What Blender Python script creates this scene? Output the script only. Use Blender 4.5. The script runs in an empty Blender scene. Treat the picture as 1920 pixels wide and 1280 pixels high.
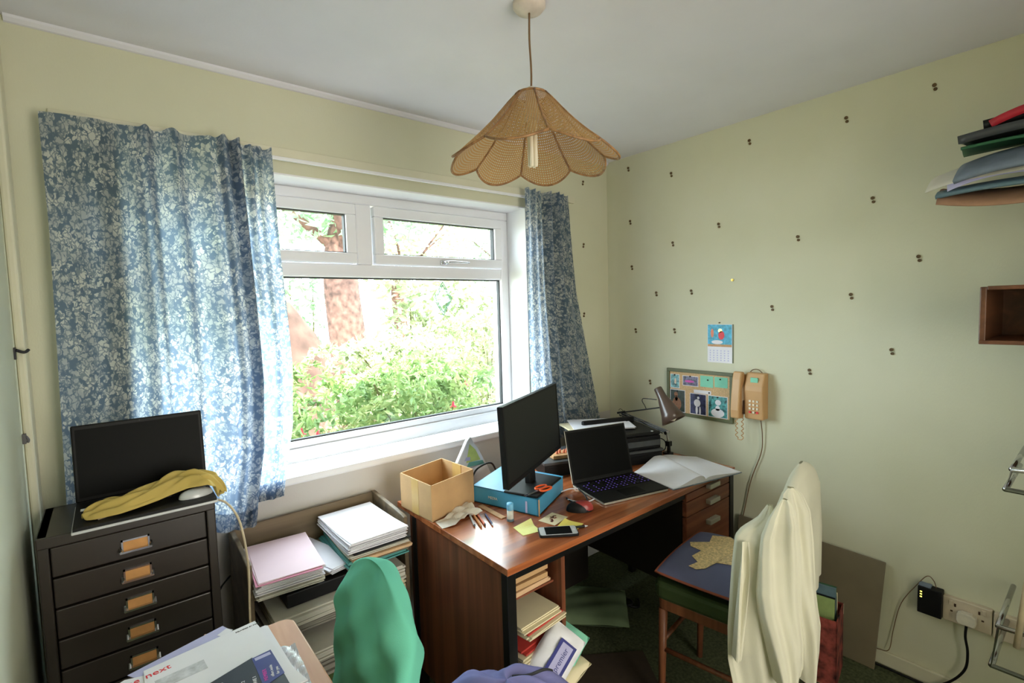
import bpy, math, random
from mathutils import Vector, Matrix

# ---------------------------------------------------------------- camera, world, light
sc = bpy.context.scene
COL = sc.collection
R = math.radians
def cam_matrix(yaw, pitch, roll, loc):
    fwd = Vector((math.sin(yaw)*math.cos(pitch), math.cos(yaw)*math.cos(pitch), math.sin(pitch)))
    r = Vector((math.cos(yaw), -math.sin(yaw), 0)); u = r.cross(fwd)
    c, s = math.cos(roll), math.sin(roll)
    a = r*c + u*s; b = r*(-s) + u*c; k = -fwd
    m = Matrix(((a.x, b.x, k.x), (a.y, b.y, k.y), (a.z, b.z, k.z))).to_4x4()
    m.translation = loc
    return m
cd = bpy.data.cameras.new('camera'); cam = bpy.data.objects.new('camera', cd); COL.objects.link(cam)
cd.sensor_width = 36; cd.lens = 17.494; cd.clip_start = .02; cd.clip_end = 200
cam.matrix_world = cam_matrix(R(39.115), R(-3.8256), R(-1.6178), (-2.388, -1.991, 1.50))
sc.camera = cam

w = bpy.data.worlds.new('sky'); sc.world = w; w.use_nodes = True
bg = w.node_tree.nodes['Background']
bg.inputs[0].default_value = (.80, .90, 1.0, 1); bg.inputs[1].default_value = 8.5

def area(name, loc, rot, sx, sy, power, col, spread=180):
    l = bpy.data.lights.new(name, 'AREA'); l.shape = 'RECTANGLE'; l.size = sx; l.size_y = sy
    l.energy = power; l.color = col; l.spread = R(spread)
    o = bpy.data.objects.new(name, l); COL.objects.link(o); o.location = loc; o.rotation_euler = rot
    return o
sun = bpy.data.lights.new('sun', 'SUN'); sun.energy = 15; sun.angle = R(6); sun.color = (1, .95, .82)
so = bpy.data.objects.new('sun', sun); COL.objects.link(so); so.rotation_euler = (R(35), 0, R(-12))
pt = area('window_daylight_portal', (-1.47, .32, 1.45), (R(-90), 0, 0), 1.6, 1.1, 1, (1, 1, 1)); pt.data.cycles.is_portal = True
# added fill lamp shining in through the made-up doorway behind the camera
area('added_fill_light', (-1.55, -3.55, 1.25), (R(90), 0, 0), 1.3, 1.9, 34, (1, .95, .87))

sc.view_settings.view_transform = 'Standard'; sc.view_settings.look = 'None'
sc.view_settings.gamma = 1; sc.view_settings.use_curve_mapping = False
sc.view_settings.exposure = 0.95
try:
    sc.cycles.use_denoising = True; sc.cycles.max_bounces = 10; sc.cycles.diffuse_bounces = 6
    sc.cycles.transparent_max_bounces = 16; sc.cycles.sample_clamp_indirect = 6
    sc.cycles.caustics_reflective = False; sc.cycles.caustics_refractive = False
except Exception: pass
random.seed(4)

# ---------------------------------------------------------------- materials
def lin(c):
    return tuple((x/12.92 if x <= .04045 else ((x+.055)/1.055)**2.4) for x in [v/255 for v in c]) + (1,)
def base(name):
    m = bpy.data.materials.new(name); m.use_nodes = True
    return m, m.node_tree.nodes, m.node_tree.links, m.node_tree.nodes['Principled BSDF']
def tex(n, l, coord='Object', scale=(1, 1, 1), rot=(0, 0, 0)):
    tc = n.new('ShaderNodeTexCoord'); mp = n.new('ShaderNodeMapping')
    mp.inputs['Scale'].default_value = scale; mp.inputs['Rotation'].default_value = rot
    l.new(tc.outputs[coord], mp.inputs['Vector']); return mp.outputs['Vector']
def ramp(n, l, fac, stops):
    r = n.new('ShaderNodeValToRGB'); e = r.color_ramp.elements
    e[0].position, e[0].color = stops[0]; e[1].position, e[1].color = stops[-1]
    for p, c in stops[1:-1]:
        x = e.new(p); x.color = c
    l.new(fac, r.inputs['Fac']); return r.outputs['Color']
def mat(name, c, rough=.6, metal=0, var=.06, scale=30, bump=0, bscale=None, emit=0, coord='Object', spec=.5, stretch=(1, 1, 1)):
    m, n, l, p = base(name); c = lin(c)
    v = tex(n, l, coord, tuple(scale*s for s in stretch))
    ns = n.new('ShaderNodeTexNoise'); ns.inputs['Scale'].default_value = 1; ns.inputs['Detail'].default_value = 4
    l.new(v, ns.inputs['Vector'])
    lo = tuple(max(0, x*(1-var*2)) for x in c[:3])+(1,); hi = tuple(min(1, x*(1+var*2)) for x in c[:3])+(1,)
    l.new(ramp(n, l, ns.outputs['Fac'], [(.3, lo), (.7, hi)]), p.inputs['Base Color'])
    p.inputs['Roughness'].default_value = rough; p.inputs['Metallic'].default_value = metal
    p.inputs['Specular IOR Level'].default_value = spec
    if bump:
        b = n.new('ShaderNodeBump'); b.inputs['Strength'].default_value = bump; b.inputs['Distance'].default_value = .002
        n2 = n.new('ShaderNodeTexNoise'); n2.inputs['Scale'].default_value = bscale or 200; n2.inputs['Detail'].default_value = 3
        tc = n.new('ShaderNodeTexCoord'); l.new(tc.outputs['Object'], n2.inputs['Vector'])
        l.new(n2.outputs['Fac'], b.inputs['Height']); l.new(b.outputs['Normal'], p.inputs['Normal'])
    if emit:
        p.inputs['Emission Color'].default_value = c; p.inputs['Emission Strength'].default_value = emit
    return m
def wood(name, dark, light, axis='x', rough=.35, scale=22):
    m, n, l, p = base(name)
    s = {'x': (1.2, scale, scale), 'y': (scale, 1.2, scale), 'z': (scale, scale, 1.2)}[axis]
    v = tex(n, l, 'Object', s)
    a = n.new('ShaderNodeTexNoise'); a.inputs['Scale'].default_value = 1; a.inputs['Detail'].default_value = 6
    a.inputs['Distortion'].default_value = .6; l.new(v, a.inputs['Vector'])
    l.new(ramp(n, l, a.outputs['Fac'], [(.32, lin(dark)), (.5, lin([(x+y)/2 for x, y in zip(dark, light)])), (.68, lin(light))]), p.inputs['Base Color'])
    p.inputs['Roughness'].default_value = rough
    b = n.new('ShaderNodeBump'); b.inputs['Strength'].default_value = .12; b.inputs['Distance'].default_value = .001
    l.new(a.outputs['Fac'], b.inputs['Height']); l.new(b.outputs['Normal'], p.inputs['Normal'])
    return m
def wallpaper(name, c, c2):
    m, n, l, p = base(name)
    v = tex(n, l, 'Object', (1, 1, 1))
    a = n.new('ShaderNodeTexNoise'); a.inputs['Scale'].default_value = 1.7; a.inputs['Detail'].default_value = 5
    l.new(v, a.inputs['Vector'])
    l.new(ramp(n, l, a.outputs['Fac'], [(.3, lin(c)), (.72, lin(c2))]), p.inputs['Base Color'])
    p.inputs['Roughness'].default_value = .62; p.inputs['Specular IOR Level'].default_value = .3
    b = n.new('ShaderNodeBump'); b.inputs['Strength'].default_value = .25; b.inputs['Distance'].default_value = .0015
    k = n.new('ShaderNodeTexNoise'); k.inputs['Scale'].default_value = 1; k.inputs['Detail'].default_value = 2
    v2 = tex(n, l, 'Object', (260, 260, 90)); l.new(v2, k.inputs['Vector'])
    l.new(k.outputs['Fac'], b.inputs['Height']); l.new(b.outputs['Normal'], p.inputs['Normal'])
    return m
def cloth(name, c, rough=.9, trans=0, wav=.05):
    m, n, l, p = base(name); cc = lin(c)
    v = tex(n, l, 'Object', (7, 7, 7)); a = n.new('ShaderNodeTexNoise'); a.inputs['Scale'].default_value = 1; l.new(v, a.inputs['Vector'])
    lo = tuple(x*(1-wav*2) for x in cc[:3])+(1,); hi = tuple(min(1, x*(1+wav*2)) for x in cc[:3])+(1,)
    col = ramp(n, l, a.outputs['Fac'], [(.3, lo), (.7, hi)]); l.new(col, p.inputs['Base Color'])
    p.inputs['Roughness'].default_value = rough; p.inputs['Specular IOR Level'].default_value = .2
    b = n.new('ShaderNodeBump'); b.inputs['Strength'].default_value = .3; b.inputs['Distance'].default_value = .001
    k = n.new('ShaderNodeTexNoise'); k.inputs['Scale'].default_value = 500
    tc = n.new('ShaderNodeTexCoord'); l.new(tc.outputs['Object'], k.inputs['Vector'])
    l.new(k.outputs['Fac'], b.inputs['Height']); l.new(b.outputs['Normal'], p.inputs['Normal'])
    if trans:
        t = n.new('ShaderNodeBsdfTranslucent'); l.new(col, t.inputs['Color'])
        mx = n.new('ShaderNodeMixShader'); mx.inputs[0].default_value = trans
        l.new(p.outputs[0], mx.inputs[1]); l.new(t.outputs[0], mx.inputs[2]); l.new(mx.outputs[0], n['Material Output'].inputs['Surface'])
    return m
def floral(name):
    m, n, l, p = base(name)
    tc = n.new('ShaderNodeTexCoord')
    nz = n.new('ShaderNodeTexNoise'); nz.inputs['Scale'].default_value = 60; nz.inputs['Detail'].default_value = 1
    l.new(tc.outputs['UV'], nz.inputs['Vector'])
    mx = n.new('ShaderNodeMixRGB'); mx.blend_type = 'LINEAR_LIGHT'; mx.inputs[0].default_value = .012
    l.new(tc.outputs['UV'], mx.inputs[1]); l.new(nz.outputs['Color'], mx.inputs[2])
    def cells(sc_, lo, hi):
        vo = n.new('ShaderNodeTexVoronoi'); vo.feature = 'DISTANCE_TO_EDGE'; vo.inputs['Scale'].default_value = sc_
        l.new(mx.outputs[0], vo.inputs['Vector'])
        return ramp(n, l, vo.outputs['Distance'], [(lo, (0, 0, 0, 1)), (hi, (1, 1, 1, 1))])
    def blobs(sc_, lo, hi, off):
        mp = n.new('ShaderNodeMapping'); mp.inputs['Location'].default_value = (off, off*.7, 0); l.new(mx.outputs[0], mp.inputs['Vector'])
        vo = n.new('ShaderNodeTexVoronoi'); vo.feature = 'F1'; vo.inputs['Scale'].default_value = sc_; l.new(mp.outputs[0], vo.inputs['Vector'])
        return ramp(n, l, vo.outputs['Distance'], [(lo, (1, 1, 1, 1)), (hi, (0, 0, 0, 1))])
    b1 = blobs(66, .50, .58, 0); b2 = blobs(30, .40, .45, 3.3); b3 = cells(48, .06, .11)
    m1 = n.new('ShaderNodeMixRGB'); m1.blend_type = 'LIGHTEN'; m1.inputs[0].default_value = 1; l.new(b1, m1.inputs[1]); l.new(b2, m1.inputs[2])
    m2 = n.new('ShaderNodeMixRGB'); m2.blend_type = 'MULTIPLY'; m2.inputs[0].default_value = .75; l.new(m1.outputs[0], m2.inputs[1]); l.new(b3, m2.inputs[2])
    a = m2.outputs[0]
    big = n.new('ShaderNodeTexVoronoi'); big.inputs['Scale'].default_value = 17; l.new(mx.outputs[0], big.inputs['Vector'])
    bm = ramp(n, l, big.outputs['Distance'], [(.36, (1, 1, 1, 1)), (.62, (.62, .62, .62, 1))])
    mul = n.new('ShaderNodeMixRGB'); mul.blend_type = 'MULTIPLY'; mul.inputs[0].default_value = 1
    l.new(a, mul.inputs[1]); l.new(bm, mul.inputs[2])
    col = n.new('ShaderNodeMixRGB'); l.new(mul.outputs[0], col.inputs[0])
    col.inputs[1].default_value = lin((72, 86, 98)); col.inputs[2].default_value = lin((204, 204, 200))
    l.new(col.outputs[0], p.inputs['Base Color']); p.inputs['Roughness'].default_value = .9; p.inputs['Specular IOR Level'].default_value = .15
    tcol = n.new('ShaderNodeMixRGB'); l.new(mul.outputs[0], tcol.inputs[0])
    tcol.inputs[1].default_value = lin((150, 170, 200)); tcol.inputs[2].default_value = lin((248, 250, 250))
    t = n.new('ShaderNodeBsdfTranslucent'); l.new(tcol.outputs[0], t.inputs['Color'])
    ms = n.new('ShaderNodeMixShader'); ms.inputs[0].default_value = .60
    l.new(p.outputs[0], ms.inputs[1]); l.new(t.outputs[0], ms.inputs[2]); l.new(ms.outputs[0], n['Material Output'].inputs['Surface'])
    return m
def cane(name):
    m, n, l, p = base(name)
    tc = n.new('ShaderNodeTexCoord'); sp = n.new('ShaderNodeSeparateXYZ'); l.new(tc.outputs['UV'], sp.inputs[0])
    def stripe(o, pitch, w_):
        a = n.new('ShaderNodeMath'); a.operation = 'DIVIDE'; a.inputs[1].default_value = pitch; l.new(o, a.inputs[0])
        f = n.new('ShaderNodeMath'); f.operation = 'FRACT'; l.new(a.outputs[0], f.inputs[0])
        g = n.new('ShaderNodeMath'); g.operation = 'LESS_THAN'; g.inputs[1].default_value = w_; l.new(f.outputs[0], g.inputs[0]); return g.outputs[0]
    mul = n.new('ShaderNodeMath'); mul.operation = 'MULTIPLY'
    l.new(stripe(sp.outputs[0], .0078, .46), mul.inputs[0]); l.new(stripe(sp.outputs[1], .0078, .46), mul.inputs[1])
    p.inputs['Base Color'].default_value = lin((170, 136, 94)); p.inputs['Roughness'].default_value = .6
    tl = n.new('ShaderNodeBsdfTranslucent'); tl.inputs['Color'].default_value = lin((225, 170, 100))
    m0 = n.new('ShaderNodeMixShader'); m0.inputs[0].default_value = .45; l.new(p.outputs[0], m0.inputs[1]); l.new(tl.outputs[0], m0.inputs[2])
    tr = n.new('ShaderNodeBsdfTransparent'); ms = n.new('ShaderNodeMixShader')
    l.new(mul.outputs[0], ms.inputs[0]); l.new(m0.outputs[0], ms.inputs[1]); l.new(tr.outputs[0], ms.inputs[2])
    l.new(ms.outputs[0], n['Material Output'].inputs['Surface'])
    return m
def glassy(name, tint=(1, 1, 1), gl=.06):
    m, n, l, p = base(name)
    tr = n.new('ShaderNodeBsdfTransparent'); tr.inputs[0].default_value = (*tint, 1)
    g = n.new('ShaderNodeBsdfGlossy'); g.inputs['Roughness'].default_value = .02
    ms = n.new('ShaderNodeMixShader'); ms.inputs[0].default_value = gl
    l.new(tr.outputs[0], ms.inputs[1]); l.new(g.outputs[0], ms.inputs[2]); l.new(ms.outputs[0], n['Material Output'].inputs['Surface'])
    return m
def leafy(name, stops, scale=9, trans=.35):
    m, n, l, p = base(name)
    g = n.new('ShaderNodeTexCoord'); a = n.new('ShaderNodeTexNoise'); a.inputs['Scale'].default_value = scale; a.inputs['Detail'].default_value = 3
    l.new(g.outputs['Object'], a.inputs['Vector'])
    col = ramp(n, l, a.outputs['Fac'], stops); l.new(col, p.inputs['Base Color']); p.inputs['Roughness'].default_value = .55
    t = n.new('ShaderNodeBsdfTranslucent'); l.new(col, t.inputs['Color'])
    mx = n.new('ShaderNodeMixShader'); mx.inputs[0].default_value = trans
    l.new(p.outputs[0], mx.inputs[1]); l.new(t.outputs[0], mx.inputs[2]); l.new(mx.outputs[0], n['Material Output'].inputs['Surface'])
    return m

M = {}
M['wall'] = wallpaper('pale_green_wallpaper', (205, 204, 177), (214, 212, 189))
M['wall_low'] = wallpaper('grey_white_lower_wall', (196, 192, 186), (204, 200, 195))  # neutral grey-white, less green than the upper wall
M['wall_left'] = wallpaper('pale_wall_paint', (208, 212, 190), (216, 219, 198))
M['ceil'] = mat('ceiling_paint', (226, 225, 234), .8, var=.015, scale=3, bump=.15, bscale=120)
M['white'] = mat('white_gloss_paint', (236, 236, 238), .35, var=.01, scale=4)
M['upvc'] = mat('white_upvc', (232, 232, 236), .3, var=.01, scale=4)
M['cream'] = mat('cream_paint', (214, 210, 186), .5, var=.02, scale=6)
M['gasket'] = mat('black_gasket', (40, 42, 44), .6)
M['glass'] = glassy('window_glass', (.97, 1, .98), .04)
M['carpet'] = mat('dark_green_carpet', (84, 90, 66), .98, var=.18, scale=90, bump=1, bscale=400, spec=.1)
M['teak_x'] = wood('teak_veneer_long', (128, 66, 36), (190, 112, 66), 'x', .26, 26)
M['teak_x'].node_tree.nodes['Principled BSDF'].inputs['Coat Weight'].default_value = .5
M['teak_x'].node_tree.nodes['Principled BSDF'].inputs['Coat Roughness'].default_value = .12
M['teak_z'] = wood('teak_veneer_upright', (88, 48, 30), (132, 76, 50), 'z', .42, 26)
M['teak_d'] = wood('teak_drawer', (110, 60, 42), (150, 88, 62), 'x', .42, 30)
M['pine'] = wood('worn_pine', (176, 122, 94), (226, 176, 142), 'y', .45, 14)
M['oak'] = wood('dull_brown_wood', (84, 72, 54), (126, 108, 82), 'x', .5, 20)
M['darkwood'] = wood('dark_reddish_wood', (86, 54, 36), (128, 82, 54), 'x', .4, 20)
M['chairwood'] = wood('reddish_chair_wood', (104, 62, 40), (148, 92, 62), 'z', .4, 24)
M['chest'] = mat('dark_brown_painted_metal', (44, 38, 34), .33, var=.05, scale=5, spec=.6)
M['black'] = mat('black_plastic', (18, 18, 19), .5, var=.05, spec=.25)
M['blackmetal'] = mat('black_metal', (18, 18, 18), .35, metal=.2)
M['screen'] = mat('dark_lcd_screen', (8, 9, 9), .5, var=.02, scale=3, spec=.12)
M['screenm'] = mat('matt_lcd_screen', (26, 28, 26), .5, var=.02, scale=3, spec=.3)
M['chrome'] = mat('chrome', (205, 205, 210), .16, metal=1, var=.01)
M['silver'] = mat('silver_plastic', (205, 208, 212), .3, metal=.1, var=.02)
M['alu'] = mat('brushed_aluminium', (196, 194, 182), .4, metal=.5, var=.03)
M['label'] = mat('faded_orange_label_card', (206, 150, 92), .8)
M['mustard'] = cloth('mustard_duster', (196, 172, 98))
M['paper'] = mat('white_paper', (232, 230, 236), .8, var=.015, scale=9)
M['paper2'] = mat('off_white_paper', (206, 202, 190), .85, var=.04, scale=9)
M['creampaper'] = mat('cream_paper', (226, 214, 178), .85, var=.03, scale=9)
M['pink'] = mat('pale_pink_paper', (240, 212, 220), .8, var=.02, scale=4)
M['pinkdeep'] = mat('pink_card', (214, 140, 164), .8, var=.03)
M['tanpaper'] = mat('tan_card', (164, 126, 98), .75, var=.05)
M['kneehole_shade'] = mat('shade_black_brown', (34, 27, 22), .6)  # darkness under the desk put into the colour
M['teal'] = mat('teal_folder', (88, 160, 156), .6, var=.05)
M['buff'] = mat('buff_folder', (216, 178, 138), .7, var=.04)
M['red'] = mat('red_folder', (196, 66, 58), .6, var=.05)
M['crimson'] = mat('crimson_folder', (176, 36, 50), .5, var=.04)
M['lav'] = mat('lavender_paper', (186, 184, 222), .7, var=.02)
M['greyp'] = mat('grey_magazine_paper', (142, 138, 128), .7, var=.12, scale=14)
M['green_cloth'] = cloth('turquoise_green_jersey', (112, 200, 174))
M['lilac'] = cloth('lilac_blue_fleece', (122, 122, 172))
M['shirt'] = cloth('cream_cotton', (226, 223, 202), trans=.12, wav=.02)
M['blue_cush'] = cloth('slate_blue_cotton', (104, 108, 140))
M['flower_cush'] = mat('cream_sprigged_cotton', (226, 200, 150), .9, var=.16, scale=130)
M['piping'] = cloth('rust_piping', (150, 86, 66))
M['olive'] = cloth('olive_green_vinyl', (62, 76, 46), rough=.5)
M['sage'] = cloth('sage_green_canvas', (126, 146, 112))
M['card'] = mat('brown_corrugated_card', (196, 158, 112), .85, var=.04, scale=12, bump=.3, bscale=90)
M['tape'] = mat('buff_parcel_tape', (204, 168, 104), .35, var=.03)
M['bluefile'] = mat('sky_blue_file_card', (70, 150, 188), .4, var=.04, scale=8)
M['orange'] = mat('orange_plastic', (232, 92, 30), .4)
M['steel'] = mat('steel', (190, 190, 196), .25, metal=1)
M['yellow'] = mat('yellow_sticky_paper', (238, 222, 110), .8, var=.02)
M['paleyellow'] = mat('pale_yellow_sticky_paper', (232, 230, 150), .8, var=.02)
M['mousered'] = mat('dull_red_plastic', (150, 52, 50), .35)
M['tan'] = mat('tan_wood', (196, 150, 104), .6, var=.1)
M['coral'] = mat('coral_plastic', (224, 130, 96), .5)
M['phone'] = mat('beige_phone_plastic', (198, 156, 108), .4, var=.02, scale=6)
M['phoned'] = mat('brown_phone_recess', (70, 48, 34), .5)
M['frame_green'] = mat('olive_green_frame', (96, 100, 68), .5, var=.04)
M['cork'] = mat('cork', (206, 172, 130), .9, var=.1, scale=160)
M['mint'] = mat('mint_note_paper', (132, 204, 176), .8, var=.03)
M['photo_teal'] = mat('teal_photo_print', (70, 140, 140), .35, var=.5, scale=60)
M['photo_dark'] = mat('dark_green_photo_print', (44, 54, 44), .35, var=.4, scale=50)
M['photo_navy'] = mat('navy_photo_print', (52, 54, 88), .35, var=.4, scale=50)
M['photo_sea'] = mat('seaside_photo_print', (110, 160, 164), .35, var=.5, scale=70)
M['photo_mauve'] = mat('mauve_photo_print', (96, 90, 116), .35, var=.5, scale=80)
M['skin'] = mat('blurred_pale_photo_figure', (212, 196, 176), .5, var=.2, scale=120)
M['skind'] = mat('blurred_brown_photo_figure', (142, 96, 66), .5, var=.2, scale=120)
M['blueprint'] = mat('sky_blue_print', (74, 166, 198), .5, var=.2, scale=60)
M['brownlamp'] = mat('brown_enamel', (84, 66, 56), .28, var=.03, spec=.7)
M['mdf'] = mat('grey_brown_hardboard', (118, 108, 86), .75, var=.04, scale=8)
M['socket'] = mat('off_white_socket_plastic', (206, 192, 170), .4, var=.02)
M['plug_brown'] = mat('brown_wall_plug', (92, 70, 34), .6, var=.3, scale=300)
M['brass'] = mat('brass', (216, 184, 96), .3, metal=1)
M['cablecream'] = mat('cream_cable', (206, 190, 160), .5)
M['cablebrown'] = mat('brown_flex', (112, 84, 54), .6)
M['ledgreen'] = mat('yellow_green_led', (226, 222, 90), .5, emit=2.0)
M['keyglow'] = mat('purple_key_backlight', (120, 90, 220), .5, emit=.35)
M['basketred'] = mat('red_printed_carrier', (122, 56, 48), .7, var=.5, scale=28)
M['bottlegreen'] = mat('dark_green_folder', (38, 92, 58), .6)
M['limegreen'] = mat('pale_lime_folder', (150, 172, 106), .7)
M['slate'] = mat('slate_blue_folder', (96, 122, 134), .6)
M['magblack'] = mat('black_magazine_cover', (38, 38, 46), .35)
M['magblue'] = mat('dark_blue_magazine_cover', (52, 56, 130), .35)
M['magenta'] = mat('magenta_print', (206, 66, 168), .4)
M['redprint'] = mat('red_print', (220, 46, 56), .5)
M['bluegrey'] = mat('grey_blue_board', (112, 124, 140), .7, var=.06)
M['rattan'] = wood('bamboo_cane_rib', (120, 84, 48), (176, 132, 84), 'z', .5, 60)
M['cane'] = cane('woven_cane')
M['bulb'] = mat('frosted_fluorescent_tube', (244, 236, 214), .3, var=.01)
M['ivory'] = mat('ivory_plastic', (226, 218, 200), .4)
M['rose'] = mat('cream_ceiling_rose', (214, 200, 188), .4)
M['curtain'] = floral('blue_floral_curtain_cotton')
M['hem'] = M['curtain']
M['darkgrey'] = mat('dark_grey_plastic', (66, 68, 70), .4)
M['plastic'] = mat('crinkled_clear_plastic', (206, 206, 212), .22, var=.12, scale=60, bump=.8, bscale=40)
M['bagwhite'] = mat('white_packet_plastic', (232, 232, 236), .35, var=.03, scale=20)
M['lime'] = mat('yellow_green_print', (198, 214, 120), .4)
M['tealp'] = mat('teal_print', (110, 178, 172), .4)
M['tissue'] = mat('off_white_tissue', (226, 220, 208), .9, var=.03)
M['gluebody'] = mat('pale_grey_tube_label', (206, 206, 196), .4, var=.08, scale=60)
M['bluecap'] = mat('pale_blue_cap', (110, 180, 220), .4)
M['pencil'] = mat('orange_pencil_paint', (206, 132, 60), .4)
M['penblue'] = mat('dark_blue_pen', (48, 60, 110), .35)
M['bark'] = mat('pinkish_brown_bark', (92, 66, 58), .95, var=.3, scale=14, bump=1, bscale=12)
M['stem'] = mat('woody_stem', (90, 88, 50), .8)
M['soil'] = mat('garden_soil_and_grass', (150, 140, 112), .95, var=.3, scale=3)
M['bank'] = mat('dry_earth_bank', (104, 76, 66), .95, var=.3, scale=3)
M['leaf1'] = leafy('fuchsia_leaf', [(.3, lin((74, 104, 56))), (.5, lin((116, 140, 82))), (.7, lin((166, 174, 118)))], 5)
M['leaf2'] = leafy('pale_hedge_leaf', [(.3, lin((122, 138, 98))), (.5, lin((150, 160, 122))), (.7, lin((182, 184, 148)))], 3)
M['leaf3'] = leafy('ivy_leaf', [(.3, lin((100, 140, 100))), (.7, lin((160, 190, 150)))], 4)
M['flower'] = mat('fuchsia_flower', (206, 40, 70), .5)
M['diamond'] = mat('teal_lead_edging', (70, 130, 116), .4)
M['hook'] = mat('black_iron', (30, 30, 38), .5)
M['latchgrey'] = mat('grey_iron', (92, 90, 92), .5)

# ---------------------------------------------------------------- mesh building
class G:
    def __init__(s): s.v = []; s.f = []; s.uv = []
    def add(s, vs, fs, uvs=None):
        o = len(s.v); s.v += [tuple(x) for x in vs]; s.f += [tuple(i+o for i in f) for f in fs]
        s.uv += (uvs if uvs else [(0, 0)]*len(vs)); return s
    def box(s, lo, hi, mtx=None):
        (a, b, c), (d, e, f) = lo, hi
        vs = [Vector(p) for p in ((a, b, c), (d, b, c), (d, e, c), (a, e, c), (a, b, f), (d, b, f), (d, e, f), (a, e, f))]
        if mtx: vs = [mtx @ v for v in vs]
        return s.add(vs, [(0, 3, 2, 1), (4, 5, 6, 7), (0, 1, 5, 4), (1, 2, 6, 5), (2, 3, 7, 6), (3, 0, 4, 7)])
    def prism(s, pts, h0, h1, mtx=None):
        """polygon in xy swept from z=h0 to z=h1"""
        n = len(pts); vs = [Vector((x, y, h0)) for x, y in pts]+[Vector((x, y, h1)) for x, y in pts]
        if mtx: vs = [mtx @ v for v in vs]
        return s.add(vs, [tuple(range(n-1, -1, -1)), tuple(range(n, 2*n))]+[(i, (i+1) % n, n+(i+1) % n, n+i) for i in range(n)])
    def cyl(s, p0, p1, r0, r1=None, n=16):
        r1 = r0 if r1 is None else r1; p0 = Vector(p0); p1 = Vector(p1); d = (p1-p0).normalized()
        u = d.orthogonal().normalized(); k = d.cross(u)
        vs = []
        for p, r in ((p0, r0), (p1, r1)):
            vs += [p+(u*math.cos(2*math.pi*i/n)+k*math.sin(2*math.pi*i/n))*r for i in range(n)]
        return s.add(vs, [tuple(range(n-1, -1, -1)), tuple(range(n, 2*n))]+[(i, (i+1) % n, n+(i+1) % n, n+i) for i in range(n)])
    def tube(s, pts, r, n=8, smooth=4, closed=False):
        P = [Vector(p) for p in pts]
        if smooth and len(P) > 2:
            Q = []; m = len(P)
            rng = range(m if closed else m-1)
            for i in rng:
                if closed: a, b, c, d = P[i-1], P[i], P[(i+1) % m], P[(i+2) % m]
                else: a = P[max(i-1, 0)]; b = P[i]; c = P[i+1]; d = P[min(i+2, m-1)]
                for j in range(smooth):
                    t = j/smooth
                    Q.append(.5*((2*b)+(c-a)*t+(2*a-5*b+4*c-d)*t*t+(3*b-a-3*c+d)*t**3))
            if not closed: Q.append(P[-1])
            P = Q
        vs = []; fs = []; m = len(P); u = None
        for i, p in enumerate(P):
            if closed: d = (P[(i+1) % m]-P[i-1]).normalized()
            else: d = (P[min(i+1, m-1)]-P[max(i-1, 0)]).normalized()
            u = d.orthogonal().normalized() if u is None else (u-d*u.dot(d)).normalized()
            k = d.cross(u); rr = r(i/(m-1)) if callable(r) else r
            vs += [p+(u*math.cos(2*math.pi*j/n)+k*math.sin(2*math.pi*j/n))*rr for j in range(n)]
        for i in range(m if closed else m-1):
            a = i*n; b = ((i+1) % m)*n
            fs += [(a+j, a+(j+1) % n, b+(j+1) % n, b+j) for j in range(n)]
        if not closed: fs += [tuple(range(n-1, -1, -1)), tuple(range((m-1)*n, m*n))]
        return s.add(vs, fs)
    def lathe(s, prof, n=24, mtx=None):
        vs = []; m = len(prof)
        for r, z in prof: vs += [Vector((r*math.cos(2*math.pi*j/n), r*math.sin(2*math.pi*j/n), z)) for j in range(n)]
        if mtx: vs = [mtx @ v for v in vs]
        fs = [(i*n+j, i*n+(j+1) % n, (i+1)*n+(j+1) % n, (i+1)*n+j) for i in range(m-1) for j in range(n)]
        return s.add(vs, fs)
    def grid(s, fn, nu, nv, uvf=None, close_u=False):
        vs = []; uvs = []
        for j in range(nv+1):
            for i in range(nu+1):
                u, v = i/nu, j/nv; vs.append(fn(u, v)); uvs.append(uvf(u, v) if uvf else (u, v))
        W = nu+1
        return s.add(vs, [(j*W+i, j*W+i+1, (j+1)*W+i+1, (j+1)*W+i) for j in range(nv) for i in range(nu)], uvs)
    def shift(s, d):
        s.v = [(x-d[0], y-d[1], z-d[2]) for x, y, z in s.v]; return s

def link(name, g, m, parent=None, bevel=0, smooth=False, thick=0, sub=0, uv=False, world=True):
    me = bpy.data.meshes.new(name)
    if parent is not None and world:
        g.shift(parent['_at'])
    at = (0, 0, 0)
    if parent is None:
        xs = [v[0] for v in g.v]; ys = [v[1] for v in g.v]; zs = [v[2] for v in g.v]
        at = ((min(xs)+max(xs))/2, (min(ys)+max(ys))/2, min(zs)); g.shift(at)
    me.from_pydata(g.v, [], g.f); me.materials.append(m)
    if uv:
        lay = me.uv_layers.new(name='UVMap')
        for lp in me.loops: lay.data[lp.index].uv = g.uv[lp.vertex_index]
    me.update()
    o = bpy.data.objects.new(name, me); COL.objects.link(o); o.location = at
    if parent is not None: o.parent = parent
    if smooth:
        for p in me.polygons: p.use_smooth = True
    if thick:
        q = o.modifiers.new('solid', 'SOLIDIFY'); q.thickness = thick; q.offset = 0
    if bevel:
        b = o.modifiers.new('bevel', 'BEVEL'); b.width = bevel; b.segments = 2; b.limit_method = 'ANGLE'; b.angle_limit = R(40)
    if sub:
        b = o.modifiers.new('sub', 'SUBSURF'); b.levels = sub; b.render_levels = sub
    return o
def thing(name, label, cat, loc=(0, 0, 0), rotz=0, group=None):
    o = bpy.data.objects.new(name, None); COL.objects.link(o); o.empty_display_size = .05
    o.location = loc; o.rotation_euler = (0, 0, rotz); o['label'] = label; o['category'] = cat
    o['_at'] = list(loc)
    if group: o['group'] = group
    return o
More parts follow.
